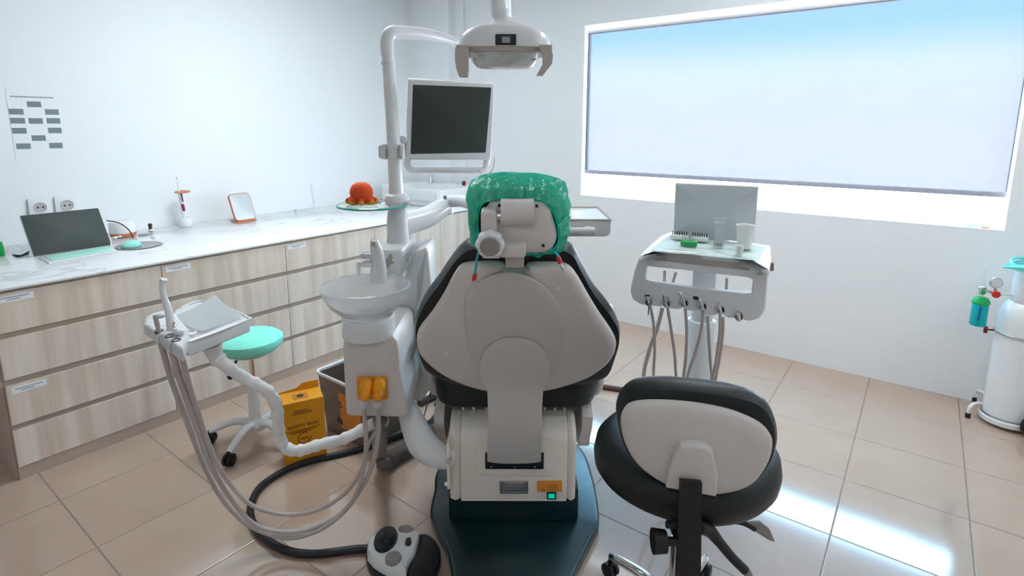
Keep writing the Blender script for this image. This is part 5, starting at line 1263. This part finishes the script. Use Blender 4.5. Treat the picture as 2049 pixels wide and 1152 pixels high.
ck = ry(1972, 659, OC[1]-.04); rz0 = ck.z
b = B(); b.tube([Vector((OC[0]-ro, OC[1]-.02, rz0)), ck], .005, 1, 8); b.tube([ck+Vector((-.008, 0, 0)), ck+Vector((.008, 0, 0))], .020, 1, 16); t.part('clamp_knob', b, mat('dark_red_knob', C(120, 30, 38), .4))
t.part('base_dish', B().lathe([(0, .02), (ro+.012, .02), (ro+.016, .045), (ro+.010, .052), (ro+.006, .03), (0, .03)], (OC[0], OC[1], 0), seg=40), M_['white'])
for (x, y), (x2, y2) in (((1950, 796), (1982, 806)), ((1937, 828), (1980, 815))):
    f_ = rz(x, y, .02); g_ = rz(x2, y2, .05)
    b = B(); b.tube([f_+Vector((0, 0, .0)), f_+Vector((.004, 0, .045)), f_*.6+g_*.4+Vector((0, 0, .05)), g_*1+Vector((.03, .0, .01))], .009, 5, 10); lg = t.part('trolley_leg', b, M_['white'])
    b = B(); b.lathe([(.013, 0), (.013, .026), (0, .027)], (f_.x, f_.y, .0006)); t.part('rubber_foot', b, M_['rubber'], lg)
wc = rz(2047, 880, 0)+Vector((0, .02, 0)); 
b = B(); ax_ = Vector((.75, .66, 0))
wp = Vector((.60, 3.78, .0655)); b.lathe([(0, -.018), (.05, -.018), (.064, -.010), (.064, .010), (.05, .018), (0, .018)], wp, (.45, -.9, 0), 32); wh = t.part('wheel', b, M_['rubber'])
b = B(); b.lathe([(.016, 0), (.016, .004), (0, .005)], wp+Vector((.45, -.9, 0)).normalized()*.0182, (.45, -.9, 0), 20); t.part('wheel_cap', b, M_['lgray'], wh)
b = B(); b.tube([wp, wp+Vector((-.05, .05, 0)), Vector((OC[0]+.06, OC[1]+.08, .05))], .008); t.part('axle', b, M_['darkp'])
b = B(); b.tube([(OC[0]+.12, OC[1]+.05, .05), (OC[0]+.14, OC[1]+.06, .5), (OC[0]+.16, OC[1]+.06, 1.0)], .010); t.part('trolley_post', b, M_['white'])
yv = OC[1]-.06
g0 = ry(1998, 590, yv)
pr_ = lambda x, y: ry(x, y, yv)
b = B(); b.tube([g0+Vector((.06, .04, 0)), g0, pr_(1990, 586), pr_(1975, 582), pr_(1964, 582)], .007, 3, 10); b.box(pr_(1998, 588), (.016, .02, .03), bev=.003); t.part('regulator_pipe', b, M_['chrome'])
gg = ry(1994, 566, yv-.02); fg = Fr(gg, 12, room=True)
ga = t.part('gauge', B().lathe([(0, -.02), (.024, -.02), (.029, -.014), (.029, .0), (.026, .004), (0, .003)], gg, fg.n, 32), M_['steel'])
t.part('gauge_dial', B().lathe([(.024, .0042), (.024, .0052), (0, .0052)], gg, fg.n, 32), M_['lgray'], ga)
b = B(); b.tube([pr_(1992, 576), pr_(1992, 586)], .009, 1, 12); t.part('gauge_stem', b, M_['chrome'])
b = B(); p = ry(1992, 588, yv-.03); b.lathe([(0, 0), (.018, 0), (.019, .012), (.014, .016), (0, .016)], p, fg.n, 20); t.part('flow_knob', b, M_['red'], label='red round knob')
b = B(); p = ry(1966, 584, yv-.03); b.lathe([(0, 0), (.011, 0), (.012, .010), (0, .012)], p, fg.n, 20); t.part('flow_knob', b, M_['green'], label='green round knob')
b = B(); p = pr_(1965, 582); b.lathe([(.016, -.02), (.018, .0), (.020, .022), (.010, .028), (0, .028)], p, (0, 0, 1), 20); t.part('valve_body', b, M_['chrome'])
b = B(); b.tube([pr_(1966, 572), pr_(1969, 552), pr_(1970, 535)], [.006, .008, .009], 2, 12); t.part('flow_tube', b, M_['clear'])
b = B(); b.tube([pr_(1964, 592), pr_(1963, 600)], .008, 1, 12); t.part('bottle_neck', b, M_['white'])
top, bot = pr_(1961, 607), pr_(1957, 650)
hb2 = t.part('humidifier_bottle', B().lathe([(0, bot.z-.001), (.034, bot.z-.001), (.037, bot.z+.004), (.037, top.z), (0, top.z)], ((top.x+bot.x)/2, yv, 0), seg=32), M_['aqua'])
t.part('bottle_lid', B().lathe([(.038, top.z), (.041, top.z+.004), (.040, top.z+.016), (.034, top.z+.024), (.030, top.z+.034), (.012, top.z+.040), (0, top.z+.040)], ((top.x+bot.x)/2, yv, 0), seg=32), M_['green'], hb2)
b = B(); b.tube([((top.x+bot.x)/2, yv-.039, top.z-.008), ((top.x+bot.x)/2-.004, yv-.039, top.z-.085)], .005, 1, 8); t.part('dip_tube', b, mat('navy_tube', C(20, 90, 150), .4), hb2)
# coiled aqua tubing on the cylinder
b = B(); zc2 = .875
for i in range(4):
    r = .135+.014*(i % 2)-.012*i; n0 = []
    for k in range(29):
        a = 2*PI*k/28; n0.append(Vector((OC[0]+.03+r*1.05*math.cos(a+i), OC[1]-.01+r*.8*math.sin(a+i), zc2+.012*i+.012*math.sin(a*2+i))))
    b.tube(n0, .007, 1, 8, False)
Thing('oxygen_tubing', 'coil of aqua oxygen tubing resting on top of the cylinder', 'tubing', (OC[0]+.04, OC[1], zc2), False, mesh=b, mat=M_['tubing'])
